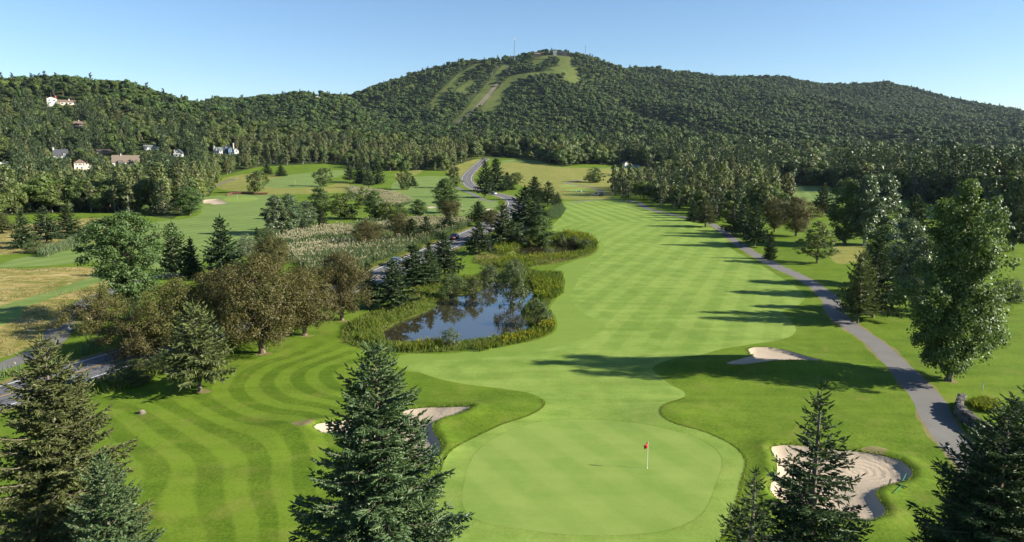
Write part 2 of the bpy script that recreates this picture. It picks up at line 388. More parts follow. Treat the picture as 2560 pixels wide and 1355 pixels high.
# ------------------------------------------------------------------ ground zones (outlines measured on the photograph, laid onto the terrain)
def spline(P, closed=True, step=None, dens=.012):
    P = np.array(P, float); n = len(P); out = []
    rngi = range(n) if closed else range(n - 1)
    for i in rngi:
        if closed: a, b, c, d = P[(i-1) % n], P[i], P[(i+1) % n], P[(i+2) % n]
        else: a, b, c, d = P[max(i-1, 0)], P[i], P[i+1], P[min(i+2, n-1)]
        L = np.linalg.norm(c - b); st = step or max(.35, dens*np.linalg.norm((b + c)/2))
        k = max(1, int(L/st))
        s = np.arange(k)[:, None]/k
        # centripetal-ish catmull rom, tangents limited by the neighbour lengths
        lb, la, lc = L + 1e-6, np.linalg.norm(b - a) + 1e-6, np.linalg.norm(d - c) + 1e-6
        m1 = ((b - a)/la + (c - b)/lb)/2*lb; m2 = ((c - b)/lb + (d - c)/lc)/2*lb
        out.append((2*s**3 - 3*s**2 + 1)*b + (s**3 - 2*s**2 + s)*m1 + (-2*s**3 + 3*s**2)*c + (s**3 - s**2)*m2)
    if not closed: out.append(P[-1:])
    return np.concatenate(out)
def pix(P, zp=None): return [at(a, b, zp)[:2] for a, b in P]
def inside(poly, x, y):
    poly = np.asarray(poly); r = np.zeros(len(x), bool)
    bx = (x >= poly[:, 0].min()) & (x <= poly[:, 0].max()) & (y >= poly[:, 1].min()) & (y <= poly[:, 1].max())
    ii = np.nonzero(bx)[0]
    if len(ii) == 0: return r
    X, Y = x[ii], y[ii]; res = np.zeros(len(ii), bool)
    x0, y0 = poly[:, 0], poly[:, 1]; x1, y1 = np.roll(x0, -1), np.roll(y0, -1)
    for a, b, c, d in zip(x0, y0, x1, y1):
        if b == d: continue
        m = (b > Y) != (d > Y)
        res ^= m & (X < (c - a)*(Y - b)/(d - b) + a)
    r[ii] = res
    return r
def pdist(poly, x, y, closed=True):
    poly = np.asarray(poly); best = np.full(len(x), 1e9)
    q = np.roll(poly, -1, 0) if closed else poly[1:]
    for (a, b), (c, d) in zip(poly if closed else poly[:-1], q):
        L2 = (c - a)**2 + (d - b)**2 + 1e-12
        s = np.clip(((x - a)*(c - a) + (y - b)*(d - b))/L2, 0, 1)
        best = np.minimum(best, (x - a - s*(c - a))**2 + (y - b - s*(d - b))**2)
    return np.sqrt(best)
def strip(cl, w):
    """closed outline of a band of width w along a centre line"""
    cl = np.asarray(cl); d = np.gradient(cl, axis=0); d /= np.linalg.norm(d, axis=1)[:, None] + 1e-9
    nrm = np.stack([-d[:, 1], d[:, 0]], 1); w = np.asarray(w)/2*np.ones(len(cl))
    return np.concatenate([cl + nrm*w[:, None], (cl - nrm*w[:, None])[::-1]])

PX = {}
PX['meadow_path'] = [(-20, 782), (60, 757), (130, 735), (200, 712), (262, 690), (290, 676)]
PX['green'] = [(1300,1067),(1361,1053),(1443,1048),(1546,1053),(1648,1068),(1730,1091),(1783,1119),(1803,1148),(1799,1181),(1784,1222),(1768,1263),(1732,1300),(1669,1324),(1546,1338),(1423,1336),(1300,1322),(1215,1306),(1172,1285),(1156,1255),(1160,1212),(1171,1169),(1190,1132),(1239,1094)]
PX['fair'] = [(1022,912),(1091,945),(1173,962),(1260,972),(1330,985),(1363,1006),(1343,1030),(1300,1048),(1255,1062),(1194,1091),(1149,1115),(1116,1146),(1100,1200),(1085,1280),(1080,1345),(1100,1400),(1450,1420),(1740,1390),(1815,1330),(1832,1283),(1843,1242),(1853,1195),(1863,1160),(1857,1140),(1833,1115),(1792,1093),(1742,1074),(1689,1060),(1656,1042),(1650,1025),(1660,1011),(1689,1001),(1712,993),(1708,978),(1681,964),(1648,939),(1630,921),(1655,905),(1720,890),(1790,876),(1870,862),(1942,851),(1980,839),(1990,822),(1975,800),(1957,778),(1992,765),(2012,745),(2000,726),(1958,697),(1900,661),(1830,622),(1815,606),(1830,600),(1800,582),(1770,566),(1700,546),(1640,530),(1590,512),(1560,503),(1490,502),(1415,504),(1410,520),(1400,545),(1385,560),(1390,580),(1440,590),(1500,605),(1512,625),(1500,642),(1470,662),(1448,690),(1440,712),(1427,735),(1432,757),(1455,780),(1490,800),(1515,818),(1480,840),(1430,857),(1380,870),(1300,883),(1184,897),(1060,903)]
PX['fringe'] = [(985,905),(1000,888),(1120,884),(1250,867),(1335,852),(1384,832),(1392,800),(1376,770),(1395,742),(1412,716),(1408,690),(1385,676),(1430,654),(1482,637),(1497,614),(1472,596),(1440,585),(1390,578),(1375,590),(1500,560),(1600,620),(1560,700),(1560,820),(1500,850),(1400,875),(1200,905),(1100,917),(1040,930)]
PX['bunker_left'] = [(784,1068),(793,1060),(821,1056),(870,1050),(930,1040),(1001,1027),(1030,1023),(1071,1019),(1133,1018),(1178,1017),(1149,1033),(1110,1043),(1085,1055),(1080,1072),(1090,1090),(1102,1112),(1094,1132),(1067,1148),(1020,1146),(960,1118),(900,1092),(850,1083),(805,1082)]
PX['bunker_right'] = [(1930,1117),(1958,1113),(2003,1115),(2073,1124),(2147,1130),(2208,1140),(2253,1152),(2278,1173),(2280,1189),(2261,1204),(2229,1210),(2204,1218),(2188,1234),(2198,1251),(2214,1271),(2212,1288),(2188,1298),(2126,1300),(2060,1290),(2000,1274),(1950,1250),(1926,1226),(1928,1210),(1942,1185),(1942,1160),(1934,1136)]
PX['bunker_upper'] = [(1870,873),(1885,868),(1920,868),(1960,874),(2000,885),(2040,896),(2052,901),(1990,899),(1930,902),(1860,911),(1830,911),(1814,908),(1850,898),(1880,889),(1874,881)]
PX['bunker_farleft'] = [(505,503),(515,499),(540,497),(550,500),(556,502),(566,505),(560,510),(535,511),(525,508),(510,508)]
PX['bunker_mid'] = [(1068,519),(1076,516),(1092,517),(1088,520),(1075,521)]
PX['bunker_mid2'] = [(1214,525),(1225,521),(1236,524),(1228,526)]
PX['leftfair'] = [(0,668),(30,650),(150,625),(245,604),(330,575),(400,553),(470,545),(505,520),(510,492),(560,488),(640,484),(680,486),(680,520),(670,590),(650,600),(600,618),(520,632),(500,660),(420,690),(300,655),(200,657),(100,665)]
PX['fargreen'] = [(560,499),(575,493),(610,491),(640,493),(645,498),(620,503),(580,504)]
PX['leftfair2'] = [(560,470),(640,460),(700,440),(790,430),(860,425),(865,432),(800,455),(780,468),(700,470),(620,476)]
PX['leftfair3'] = [(1005,448),(1060,440),(1110,440),(1105,470),(1170,485),(1290,530),(1285,545),(1180,540),(1060,535),(1000,520),(985,490)]
PX['farmid'] = [(1252,402),(1290,399),(1340,402),(1350,406),(1300,408),(1260,407)]
PX['farmid2'] = [(1500,420),(1560,418),(1640,424),(1640,430),(1560,432),(1500,428)]
PX['tee1'] = [(1400,464),(1440,462),(1442,466),(1402,468)]
PX['tee2'] = [(1418,473),(1460,471),(1490,475),(1470,479),(1425,478)]
PX['tee3'] = [(1420,484),(1462,483),(1466,487),(1424,489)]
PX['rightfair'] = [(1960,471),(2000,466),(2060,468),(2110,480),(2120,500),(2050,520),(1990,500)]
PX['rightfair2'] = [(2310,520),(2345,515),(2350,545),(2310,550)]
PX['rightlawn'] = [(2500,630),(2560,620),(2700,640),(2800,900),(2560,1000),(2480,880),(2480,760)]
PX['lefttee'] = [(0,770),(50,768),(60,775),(35,800),(0,815),(-80,830),(-80,770)]
PX['meadow1'] = [(-60,672),(40,672),(180,668),(270,672),(290,695),(315,715),(250,735),(180,755),(150,790),(135,835),(60,875),(0,895),(-200,900),(-260,780)]
PX['meadow_b'] = [(-60,560),(60,562),(140,552),(230,545),(320,556),(345,572),(280,592),(235,604),(140,615),(60,632),(-60,640)]
PX['meadow2'] = [(545,470),(560,445),(640,432),(700,440),(640,460),(700,470),(790,468),(860,455),(920,480),(980,480),(990,445),(1000,430),(1050,425),(1010,450),(985,490),(930,500),(860,482),(780,484),(690,486),(600,480)]
PX['hay'] = [(1232,415),(1260,407),(1350,406),(1400,418),(1480,420),(1600,428),(1540,450),(1530,490),(1500,498),(1420,498),(1380,488),(1330,470),(1270,455),(1235,440)]
PX['hay_l'] = [(1120,425),(1170,403),(1205,396),(1190,410),(1170,430),(1160,440),(1130,438)]
PX['wet'] = [(640,600),(700,572),(760,565),(880,560),(930,545),(1060,545),(1150,548),(1180,560),(1160,580),(1120,600),(1060,630),(990,655),(930,680),(860,690),(740,660),(640,650),(590,630)]
PX['grasspond2'] = [(1185,655),(1230,625),(1300,605),(1345,600),(1370,590),(1420,588),(1470,600),(1492,615),(1480,635),(1430,650),(1380,660),(1300,668),(1240,668)]
PX['shore'] = [(850,838),(870,810),(930,780),(1000,745),(1060,710),(1120,690),(1180,690),(1230,672),(1300,672),(1360,680),(1405,695),(1400,730),(1385,745),(1370,770),(1385,800),(1380,830),(1330,850),(1250,865),(1120,880),(1000,882),(920,875),(865,858)]
PX['pond'] = [(956,838),(983,815),(1013,800),(1045,789),(1075,776),(1093,763),(1099,748),(1120,741),(1160,737),(1193,731),(1204,722),(1210,708),(1225,704),(1260,702),(1300,712),(1331,730),(1330,748),(1312,763),(1306,780),(1310,797),(1322,810),(1320,822),(1275,836),(1237,843),(1193,850),(1154,854),(1110,858),(1051,858),(1007,862),(978,856)]
PX['pond2'] = [(1290,622),(1320,617),(1340,610),(1355,606),(1385,606),(1415,610),(1440,616),(1452,624),(1430,634),(1383,640),(1345,640),(1305,637)]
PX['road'] = [(-260,1062),(-120,1026),(0,992),(80,968),(170,938),(300,898),(400,868),(500,838),(600,806),(700,774),(800,742),(900,708),(985,672),(1050,643),(1105,618),(1155,596),(1200,575),(1235,556),(1268,535),(1288,515),(1285,502),(1260,490),(1220,481),(1194,473),(1175,462),(1167,451),(1170,438),(1186,421),(1204,405),(1214,396)]
PX['path'] = [(1430,506),(1490,500),(1550,500),(1588,505),(1620,521),(1700,541),(1760,554),(1797,570),(1832,598),(1880,632),(1940,665),(2000,692),(2048,722),(2080,755),(2096,790),(2130,818),(2188,858),(2236,905),(2283,955),(2322,1000),(2345,1050),(2376,1098),(2420,1150),(2480,1220),(2560,1300),(2660,1400)]
PX['path_l'] = [(-80,940),(0,917),(60,895),(108,872),(138,845),(150,815),(172,785),(213,755),(260,735),(310,715),(350,700),(395,690),(450,686)]
PX['path_m'] = [(1137,466),(1164,478),(1191,489),(1213,500),(1243,505)]
PX['path_f'] = [(1505,488),(1498,475),(1470,466),(1440,462),(1418,457),(1438,452),(1455,450)]
PX['path_fl'] = [(542,464),(560,456),(588,448),(600,446)]
PX['scree_run'] = [(1268,165),(1264,172),(1258,183),(1250,197),(1238,212),(1222,232),(1208,248),(1196,262),(1182,277),(1165,290),(1150,303),(1138,318)]
RUNS = [([(1272,162),(1262,172),(1250,185),(1235,203),(1220,222),(1206,240),(1192,258),(1178,275),(1160,292),(1145,306),(1132,322)], 28),
        ([(1402,138),(1410,150),(1418,165),(1428,182),(1430,200),(1432,216)], 40),
        ([(1425,160),(1405,170),(1380,172)], 28),
        ([(1418,176),(1395,184),(1360,186),(1330,188),(1300,190),(1285,198),(1275,210),(1265,222),(1250,237),(1240,250),(1225,275),(1212,290)], 40),
        ([(1335,142),(1360,142),(1385,140)], 44), ([(1352,148),(1345,158),(1332,166)], 40),
        ([(1212,155),(1190,166),(1165,180),(1148,196),(1128,214),(1110,232),(1095,250),(1080,275)], 30),
        ([(1195,200),(1175,215),(1160,225),(1148,240)], 34), ([(1058,210),(1035,215),(1010,222)], 28)]

PX['tallgrass_r'] = [(2075,640),(2082,622),(2110,610),(2150,612),(2165,630),(2140,655),(2100,660)]
WB = [(-400, 555), (0, 540), (180, 532), (330, 534), (430, 548), (505, 510), (530, 480), (545, 440), (640, 418), (700, 414), (850, 408), (880, 420), (960, 428), (1060, 425), (1110, 428), (1150, 412), (1185, 398), (1205, 386),
      (1262, 394), (1340, 400), (1380, 408), (1405, 417), (1460, 410), (1560, 412), (1600, 420), (1700, 440), (1850, 458), (1960, 463), (2070, 465), (2110, 478), (2300, 505), (2330, 510), (2360, 515), (2440, 540), (2560, 575), (3000, 590)]
Z = {}                                     # zone name -> (outline in world, material key, object name)
def zone(key, mat, name, label=None, **kw): Z[key] = (spline(pix(PX[key]), **kw), mat, name, label)
_w = np.array([np.array(at(a, b)[:2]) for a, b in WB]); _w = _w*np.minimum(1, 690/_w[:, 1])[:, None]
_w = np.concatenate([_w, [(_w[-1][0]/_w[-1][1]*694, 694), (_w[0][0]/_w[0][1]*694, 694)]])
_w = np.concatenate([a + (b - a)*(np.arange(max(1, int(np.linalg.norm(b - a)/7)))/max(1, int(np.linalg.norm(b - a)/7)))[:, None] for a, b in zip(_w, np.roll(_w, -1, 0))])
Z['woods'] = (_w, 'woodfloor', 'woodland_floor', 'shaded floor of the woods')
ROAD_CL = spline(pix(PX['road']), False, 2.0); PATH_CL = spline(pix(PX['path']), False, 1.2)
PATHL_CL = spline(pix(PX['path_l']), False, 1.5)
zone('fringe', 'collar', 'fairway_fringe', 'darker mown fringe along the left edge of the fairway')
zone('leftfair', 'leftfair', 'left_fairway', 'pale green fairway running to the far left green')
zone('leftfair2', 'leftfair', 'upper_left_fairway', 'green fairway strip below the left woods')
zone('leftfair3', 'leftfair', 'middle_fairway', 'fairway beside the road beyond the reeds')
zone('farmid', 'leftfair', 'distant_lawn'); zone('farmid2', 'leftfair', 'distant_lawn')
zone('rightfair', 'leftfair', 'distant_right_fairway'); zone('rightfair2', 'leftfair', 'distant_right_fairway')
zone('meadow1', 'meadow', 'dry_meadow', 'yellow dry grass meadow at the left'); zone('meadow_b', 'meadow', 'dry_meadow')
zone('meadow2', 'hay', 'far_dry_meadow'); zone('hay', 'hay', 'golden_meadow', 'golden unmown meadow beyond the fairway'); zone('hay_l', 'hay', 'golden_meadow')
zone('tallgrass_r', 'hay', 'tall_grass_patch'); zone('wet', 'shore', 'wetland_ground'); zone('grasspond2', 'shore', 'pond_bank'); zone('shore', 'shore', 'pond_bank')
zone('fair', 'fair', 'fairway', 'striped light green fairway with the putting green apron')
zone('green', 'green', 'putting_green', 'smooth oval putting green around the red flag')
zone('fargreen', 'green', 'far_putting_green'); zone('lefttee', 'green', 'tee_lawn')
for k in ('tee1', 'tee2', 'tee3'): zone(k, 'green', 'tee_lawn')
Z['meadow_path'] = (strip(spline(pix(PX['meadow_path']), False, 2), 4.2), 'leftfair', 'mown_path', 'narrow mown strip through the dry meadow')
Z['road_verge'] = (strip(ROAD_CL, 10.0), 'mulch', 'road_shoulder', 'gravel shoulder of the road')
Z['path_l'] = (strip(PATHL_CL, 3.0), 'path', 'left_cart_path', 'narrow asphalt cart path through the dry meadow')
Z['path_m'] = (strip(spline(pix(PX['path_m']), False, 2), 3.0), 'path', 'middle_cart_path', None)
Z['path_f'] = (strip(spline(pix(PX['path_f']), False, 2), 2.6), 'path', 'tee_cart_path', None)
Z['path_fl'] = (strip(spline(pix(PX['path_fl']), False, 2), 3), 'path', 'far_left_cart_path', None)
k_ = np.arange(len(PATH_CL))
Z['path_verge'] = (strip(PATH_CL, 3.15 + .3*np.sin(k_*.7) + .25*np.sin(k_*1.9 + 1)), 'mulch', 'path_verge', 'dry worn grass along the cart path')
Z['path'] = (strip(PATH_CL, 2.65 + .25*np.sin(np.arange(len(PATH_CL))*.21)), 'path', 'cart_path', 'grey asphalt cart path curving along the right of the fairway')
Z['road'] = (strip(ROAD_CL, 7.6), 'road', 'road', 'two lane asphalt road with an orange centre line')
for q, (a_, b_, r_) in enumerate([(658, 885, .8), (766, 840, .7), (860, 803, .7), (507, 978, .7), (2376, 953, .6), (760, 1058, .8), (2190, 1130, .8)]):
    c_ = np.array(at(a_, b_)[:2]); k_ = np.arange(14)/14*6.283
    Z['mulch%d' % q] = (c_ + np.stack([np.cos(k_)*r_*(1.25 + .3*np.sin(3*k_ + q)), np.sin(k_)*r_*(.9 + .25*np.sin(2*k_ + q))], 1), 'mulch', 'bare_ground', 'bare dry ground patch on the lawn')
BUNK = {'bunker_left': .65, 'bunker_right': .6, 'bunker_upper': .38, 'bunker_farleft': .5, 'bunker_mid': .4, 'bunker_mid2': .3}
for k, lab in (('bunker_left', 'sand bunker left of the green behind the spruce'), ('bunker_right', 'large raked sand bunker right of the green'), ('bunker_upper', 'half shaded sand bunker near the cart path'), ('bunker_farleft', 'pale sand bunker in front of the far left green'), ('bunker_mid', None), ('bunker_mid2', None)):
    zone(k, 'sand', 'sand_bunker', lab)
WL = -0.45
Z['pond'] = (spline(pix(PX['pond'], WL)), 'mudbed', 'pond_bed', None)
Z['pond2'] = (spline(pix(PX['pond2'], WL)), 'mudbed', 'pond_bed', None)

def Hd(x, y):
    """terrain with the bunkers and ponds cut in"""
    x = np.atleast_1d(np.asarray(x, float)); y = np.atleast_1d(np.asarray(y, float))
    z = H(x, y)
    for k, dep in list(BUNK.items()) + [('pond', 1.3), ('pond2', 1.3)]:
        P = Z[k][0]; m = 4.0 if 'pond' in k else 2.5
        ii = np.nonzero((x > P[:, 0].min()-m) & (x < P[:, 0].max()+m) & (y > P[:, 1].min()-m) & (y < P[:, 1].max()+m))[0]
        if len(ii) == 0: continue
        d = pdist(P, x[ii], y[ii]); ins = inside(P, x[ii], y[ii])
        if 'pond' in k:
            base = np.where(ins, WL - np.clip(d/3, 0, 1)*.9 - .02, 0)
            f = np.clip(1 - d/m, 0, 1)**1.5
            z[ii] = np.where(ins, base, z[ii]*(1 - f) + (WL - .02)*f)
        else:
            prof = -np.clip(d/.3, 0, 1)*.28 - np.clip((d-.3)/2.2, 0, 1)**.8*(dep - .28)
            lip = .22*np.exp(-((d - .5)/.8)**2)*(dep > .5)
            z[ii] += np.where(ins & (d > .03), prof, np.where(ins, 0, lip*np.clip(d/.4, 0, 1)))
    return z
def ground(px, py): 
    x, y, _ = at(px, py); return x, y, float(Hd(x, y)[0])

# mowing stripes: phase field through the stripe centre lines seen in the rough left of the green
STR = {0: [(254,1046),(307,1091),(356,1128),(389,1156),(396,1184),(381,1216),(360,1250),(350,1300)],
       1: [(369,1042),(422,1083),(479,1120),(516,1152),(527,1185),(528,1250),(557,1332)],
       2: [(330,975),(383,992),(439,1023),(505,1054),(560,1082),(620,1113),(654,1155),(646,1210),(672,1290)],
       3: [(510,965),(500,985),(538,1016),(571,1036),(627,1056),(682,1067),(726,1094),(749,1127),(758,1200),(770,1300)],
       4: [(745,886),(700,897),(660,910),(605,945),(591,974),(616,1001),(660,1020),(704,1032),(760,1036)],
       5: [(800,885),(755,900),(715,914),(671,943),(667,965),(689,987),(726,1003),(782,1010)],
       6: [(850,890),(793,910),(749,932),(746,952),(771,974),(815,992),(850,998)],
       7: [(892,901),(833,916),(811,939),(822,956),(850,972),(900,982)]}
sp_, su_ = [], []
for u, pts in STR.items():
    for x, y in pix(pts, 0): sp_.append((x, y)); su_.append(u)
sp_ = np.array(sp_); su_ = np.array(su_, float)
def tps(A, B):
    d2 = ((A[:, None] - B[None])**2).sum(-1); return np.where(d2 > 0, .5*d2*np.log(d2 + 1e-12), 0)
n_ = len(sp_); K_ = np.zeros((n_+3, n_+3)); K_[:n_, :n_] = tps(sp_, sp_) + np.eye(n_)*1.5
K_[:n_, n_] = 1; K_[:n_, n_+1:] = sp_; K_[n_, :n_] = 1; K_[n_+1:, :n_] = sp_.T
w_ = np.linalg.solve(K_, np.concatenate([su_, [0, 0, 0]]))
def stripe_phase(x, y):
    u = np.full(len(x), .25); s = np.zeros(len(x))
    p = np.stack([x, y], 1)
    near = np.nonzero((x < 5) & (x > -60) & (y > 25) & (y < 95))[0]
    if len(near):
        q = p[near]; dm = np.sqrt(((q[:, None] - sp_[None])**2).sum(-1)).min(1)
        f = tps(q, sp_) @ w_[:n_] + w_[n_] + q @ w_[n_+1:]
        u[near] = -f + .25 - .5; s[near] = np.clip(1.25 - dm/4.5, 0, 1)
    return u, s
def fair_phase(x, y):
    far = np.clip((y - 225)/8, 0, 1)
    a = np.array([-7.0, 55.0]); a /= np.linalg.norm(a); b = np.array([9.4, 23.0]); b /= np.linalg.norm(b)
    uA = (x*a[1] - y*a[0])/5.0; uB = (x*b[1] - y*b[0])/4.6
    u = np.where(y > 229, uA, uB); s = np.where(y > 229, 1.0, .55)
    s = s*np.clip((y - 66)/20, .0, 1)
    return u, s
def green_phase(x, y): return (x*.86 + y*.5)/4.2, np.full(len(x), .8)
def lf_phase(x, y): return (x*.93 - y*.35)/6.0, np.full(len(x), .6)

def build_region(ptsx, ptsy, zones, base_mat, base_name, base_label, hfun, bound):
    V = list(zip(ptsx, ptsy)); E = []
    keep = np.ones(len(V), bool); X = np.array(ptsx); Y = np.array(ptsy)
    for k, (P, mat, nm, lab) in zones.items():       # drop grid points that crowd an outline
        bb = (X > P[:, 0].min()-5) & (X < P[:, 0].max()+5) & (Y > P[:, 1].min()-5) & (Y < P[:, 1].max()+5)
        ii = np.nonzero(bb)[0]
        if len(ii): keep[ii[pdist(P, X[ii], Y[ii]) < np.clip(.0035*Y[ii], .10, 2)]] = False
    V = [v for v, k in zip(V, keep) if k]
    for k, (P, mat, nm, lab) in zones.items():
        o = len(V); V += [tuple(p) for p in P]; E += [(o + i, o + (i+1) % len(P)) for i in range(len(P))]
    vs, _, fs, _, _, _ = delaunay_2d_cdt([Vector(v) for v in V], E, [], 0, 1e-4)
    vv = np.array([tuple(v) for v in vs]); F = np.array([f for f in fs if len(f) == 3])
    c = vv[F].mean(1); zi = np.full(len(F), -1)
    for j, (k, (P, mat, nm, lab)) in enumerate(zones.items()): zi[inside(P, c[:, 0], c[:, 1])] = j
    zz = hfun(vv[:, 0], vv[:, 1]); vv3 = np.column_stack([vv, zz])
    a, b, d = vv3[F[:, 0]], vv3[F[:, 1]], vv3[F[:, 2]]
    flip = ((b - a)[:, 0]*(d - a)[:, 1] - (b - a)[:, 1]*(d - a)[:, 0]) < 0
    F[flip] = F[flip][:, ::-1]
    items = list(zones.items())
    groups = {}
    for j in range(-1, len(items)):
        if (zi == j).any(): groups[j] = F[zi == j]
    for j, f in groups.items():
        key, (P, mat, nm, lab) = ('base', (None, base_mat, base_name, base_label)) if j < 0 else items[j]
        used, inv = np.unique(f, return_inverse=True)
        me = np_mesh(nm, vv3[used], None, inv.reshape(f.shape))
        o = link(nm, me, [M[mat]], smooth=True); tag(o, lab, kind='structure')
        x, y = vv3[used, 0], vv3[used, 1]
        if key == 'base' and base_mat == 'rough': u, s = stripe_phase(x, y)
        elif key == 'fair': u, s = fair_phase(x, y)
        elif key == 'green': u, s = green_phase(x, y)
        elif mat == 'leftfair': u, s = lf_phase(x, y)
        else: u, s = np.zeros(len(x)), np.zeros(len(x))
        for nmA, arr in (('su', u), ('sm', s)):
            at_ = me.attributes.new(nmA, 'FLOAT', 'POINT'); at_.data.foreach_set('value', arr.astype(np.float32))

rng = np.random.default_rng(7)
NEARY = 700.0
gx, gy = [], []
Yr = 14.0; row = 0
while Yr < NEARY - 3:
    sx_ = max(.55, .0125*Yr); hw = 40 + 1.25*Yr; n = int(2*hw/sx_)
    xs = (np.arange(n) - n/2 + .5*(row % 2))*sx_ + rng.normal(0, sx_*.12, n)
    gx.append(xs); gy.append(np.full(n, Yr) + rng.normal(0, sx_*.1, n))
    Yr += max(.6, .016*Yr); row += 1
hw = 40 + 1.25*NEARY
gx.append(np.linspace(-hw, hw, 160)); gy.append(np.full(160, NEARY))
for yb in (-90, -50, -20, 0, 8): gx.append(np.linspace(-60, 60, 14)); gy.append(np.full(14, float(yb)))
for k in BUNK:
    P = Z[k][0]; dd = max(.42, .004*P[:, 1].mean())
    a, b = np.meshgrid(np.arange(P[:, 0].min()-1.5, P[:, 0].max()+1.5, dd), np.arange(P[:, 1].min()-1.5, P[:, 1].max()+1.5, dd))
    a, b = a.ravel(), b.ravel(); m = inside(P, a, b) | (pdist(P, a, b) < 1.5); gx.append(a[m]); gy.append(b[m])
build_region(np.concatenate(gx), np.concatenate(gy), Z, 'rough', 'rough_lawn', 'mown rough lawn with curved mowing stripes', Hd, None)

# hills beyond
fx, fy = [], []
Yr = NEARY
while Yr < 3290:
    st = .011*Yr if Yr < 2500 else 60
    n = int(2*(1.25*Yr + 40)/st)
    fx.append(np.linspace(-1.25*Yr - 40, 1.25*Yr + 40, n) + (rng.normal(0, st*.1, n) if Yr > NEARY else 0)); fy.append(np.full(n, Yr)); Yr += st*1.0
fx.append(np.linspace(-4100, 4100, 50)); fy.append(np.full(50, 3290.0))
ZF = {}
for i, (P, wd) in enumerate(RUNS):
    ZF['run%d' % i] = (strip(spline(pix(P), False, 9.0), wd), 'ski', 'ski_run', 'grassy ski run down the mountain' if i == 0 else None)
scl = spline(pix(PX['scree_run']), False, 9.0)
ZF['scree'] = (strip(scl + np.array([3.0, 0]), np.linspace(6, 18, len(scl))), 'scree', 'gravel_slope', 'bare brown gravel strip on the main ski run')
build_region(np.concatenate(fx), np.concatenate(fy), ZF, 'woodfloor', 'wooded_hills', 'wooded hills and mountain', H, None)

# road markings: thin sheets 8 mm over the asphalt
def marking(cl, off, wd, mat, name, label):
    cl = np.asarray(cl); d = np.gradient(cl, axis=0); d /= np.linalg.norm(d, axis=1)[:, None]; nr = np.stack([-d[:, 1], d[:, 0]], 1)
    a, b = cl + nr*(off - wd/2), cl + nr*(off + wd/2); n = len(cl)
    V = np.concatenate([np.column_stack([a, Hd(a[:, 0], a[:, 1]) + .03]), np.column_stack([b, Hd(b[:, 0], b[:, 1]) + .03])])
    Q = [(i, i+1, n+i+1, n+i) for i in range(n-1)]
    o = link(name, np_mesh(name, V, Q), [M[mat]]); tag(o, label, kind='structure')
RD = spline(pix(PX['road']), False, 1.0)
marking(RD, 3.25, .17, 'paint_w', 'road_edge_marking', 'white edge line on the far side of the road')
marking(RD, -3.25, .17, 'paint_w', 'road_edge_marking', 'white edge line on the near side of the road')
marking(RD, 0, .17, 'paint_y', 'road_centre_marking', 'orange centre line of the road')
for k, lab in (('pond', 'pond water mirroring blue sky and brown willows'), ('pond2', 'small dark pond beyond the larger pond')):
    P = Z[k][0]; c = P.mean(0); dP = P - c; P2 = c + dP*(1 + .8/np.linalg.norm(dP, axis=1)[:, None])
    vs, _, fs, _, _, _ = delaunay_2d_cdt([Vector(v) for v in P2], [(i, (i+1) % len(P2)) for i in range(len(P2))], [], 1, 1e-4)
    F = [tuple(f) for f in fs]
    me = bpy.data.meshes.new('pond_water'); me.from_pydata([(v.x, v.y, WL) for v in vs], [], F); me.update()
    bm = bmesh.new(); bm.from_mesh(me); bmesh.ops.recalc_face_normals(bm, faces=bm.faces)
    for f in bm.faces:
        if f.normal.z < 0: f.normal_flip()
    bm.to_mesh(me); bm.free()
    tag(link('pond_water', me, [M['water']]), lab, kind='structure')

# ------------------------------------------------------------------ plants: mesh builders
def unit(v): return v/(np.linalg.norm(v, axis=-1, keepdims=True) + 1e-9)
def leaf_quads(P, N, s, asp, rng, flat=False):
    """diamond leaves: centres P, normals N, half length s, width ratio asp"""
    n = len(P); N = unit(N); r = rng.normal(size=(n, 3)); T = unit(np.cross(N, r)); B = np.cross(N, T)
    s = np.broadcast_to(np.asarray(s, float), (n,))[:, None]
    V = np.stack([P - T*s, P + B*s*asp - T*s*.15, P + T*s, P - B*s*asp - T*s*.15], 1).reshape(-1, 3)
    return V, np.arange(n*4).reshape(-1, 4)
def twig_quads(A, B, wd, rng, cross=True):
    """needle twigs from A to B as one or two crossed long diamonds"""
    n = len(A); D = unit(B - A); r = rng.normal(size=(n, 3)); U = unit(np.cross(D, r)); W = np.cross(D, U)
    wd = np.broadcast_to(np.asarray(wd, float), (n,))[:, None]/2
    Mi = A + (B - A)*.45
    q = [np.stack([A - U*wd*.25, Mi + U*wd, B, Mi - U*wd], 1)]
    if cross: q.append(np.stack([A - W*wd*.25, Mi + W*wd, B, Mi - W*wd], 1))
    V = np.concatenate(q).reshape(-1, 3)
    return V, np.arange(len(V)).reshape(-1, 4)
class Acc:
    def __init__(s): s.V = []; s.Q = []; s.n = 0
    def add(s, VQ):
        V, Q = VQ; s.V.append(V); s.Q.append(Q + s.n); s.n += len(V)
    def mesh(s, name): return np_mesh(name, np.concatenate(s.V), np.concatenate(s.Q))

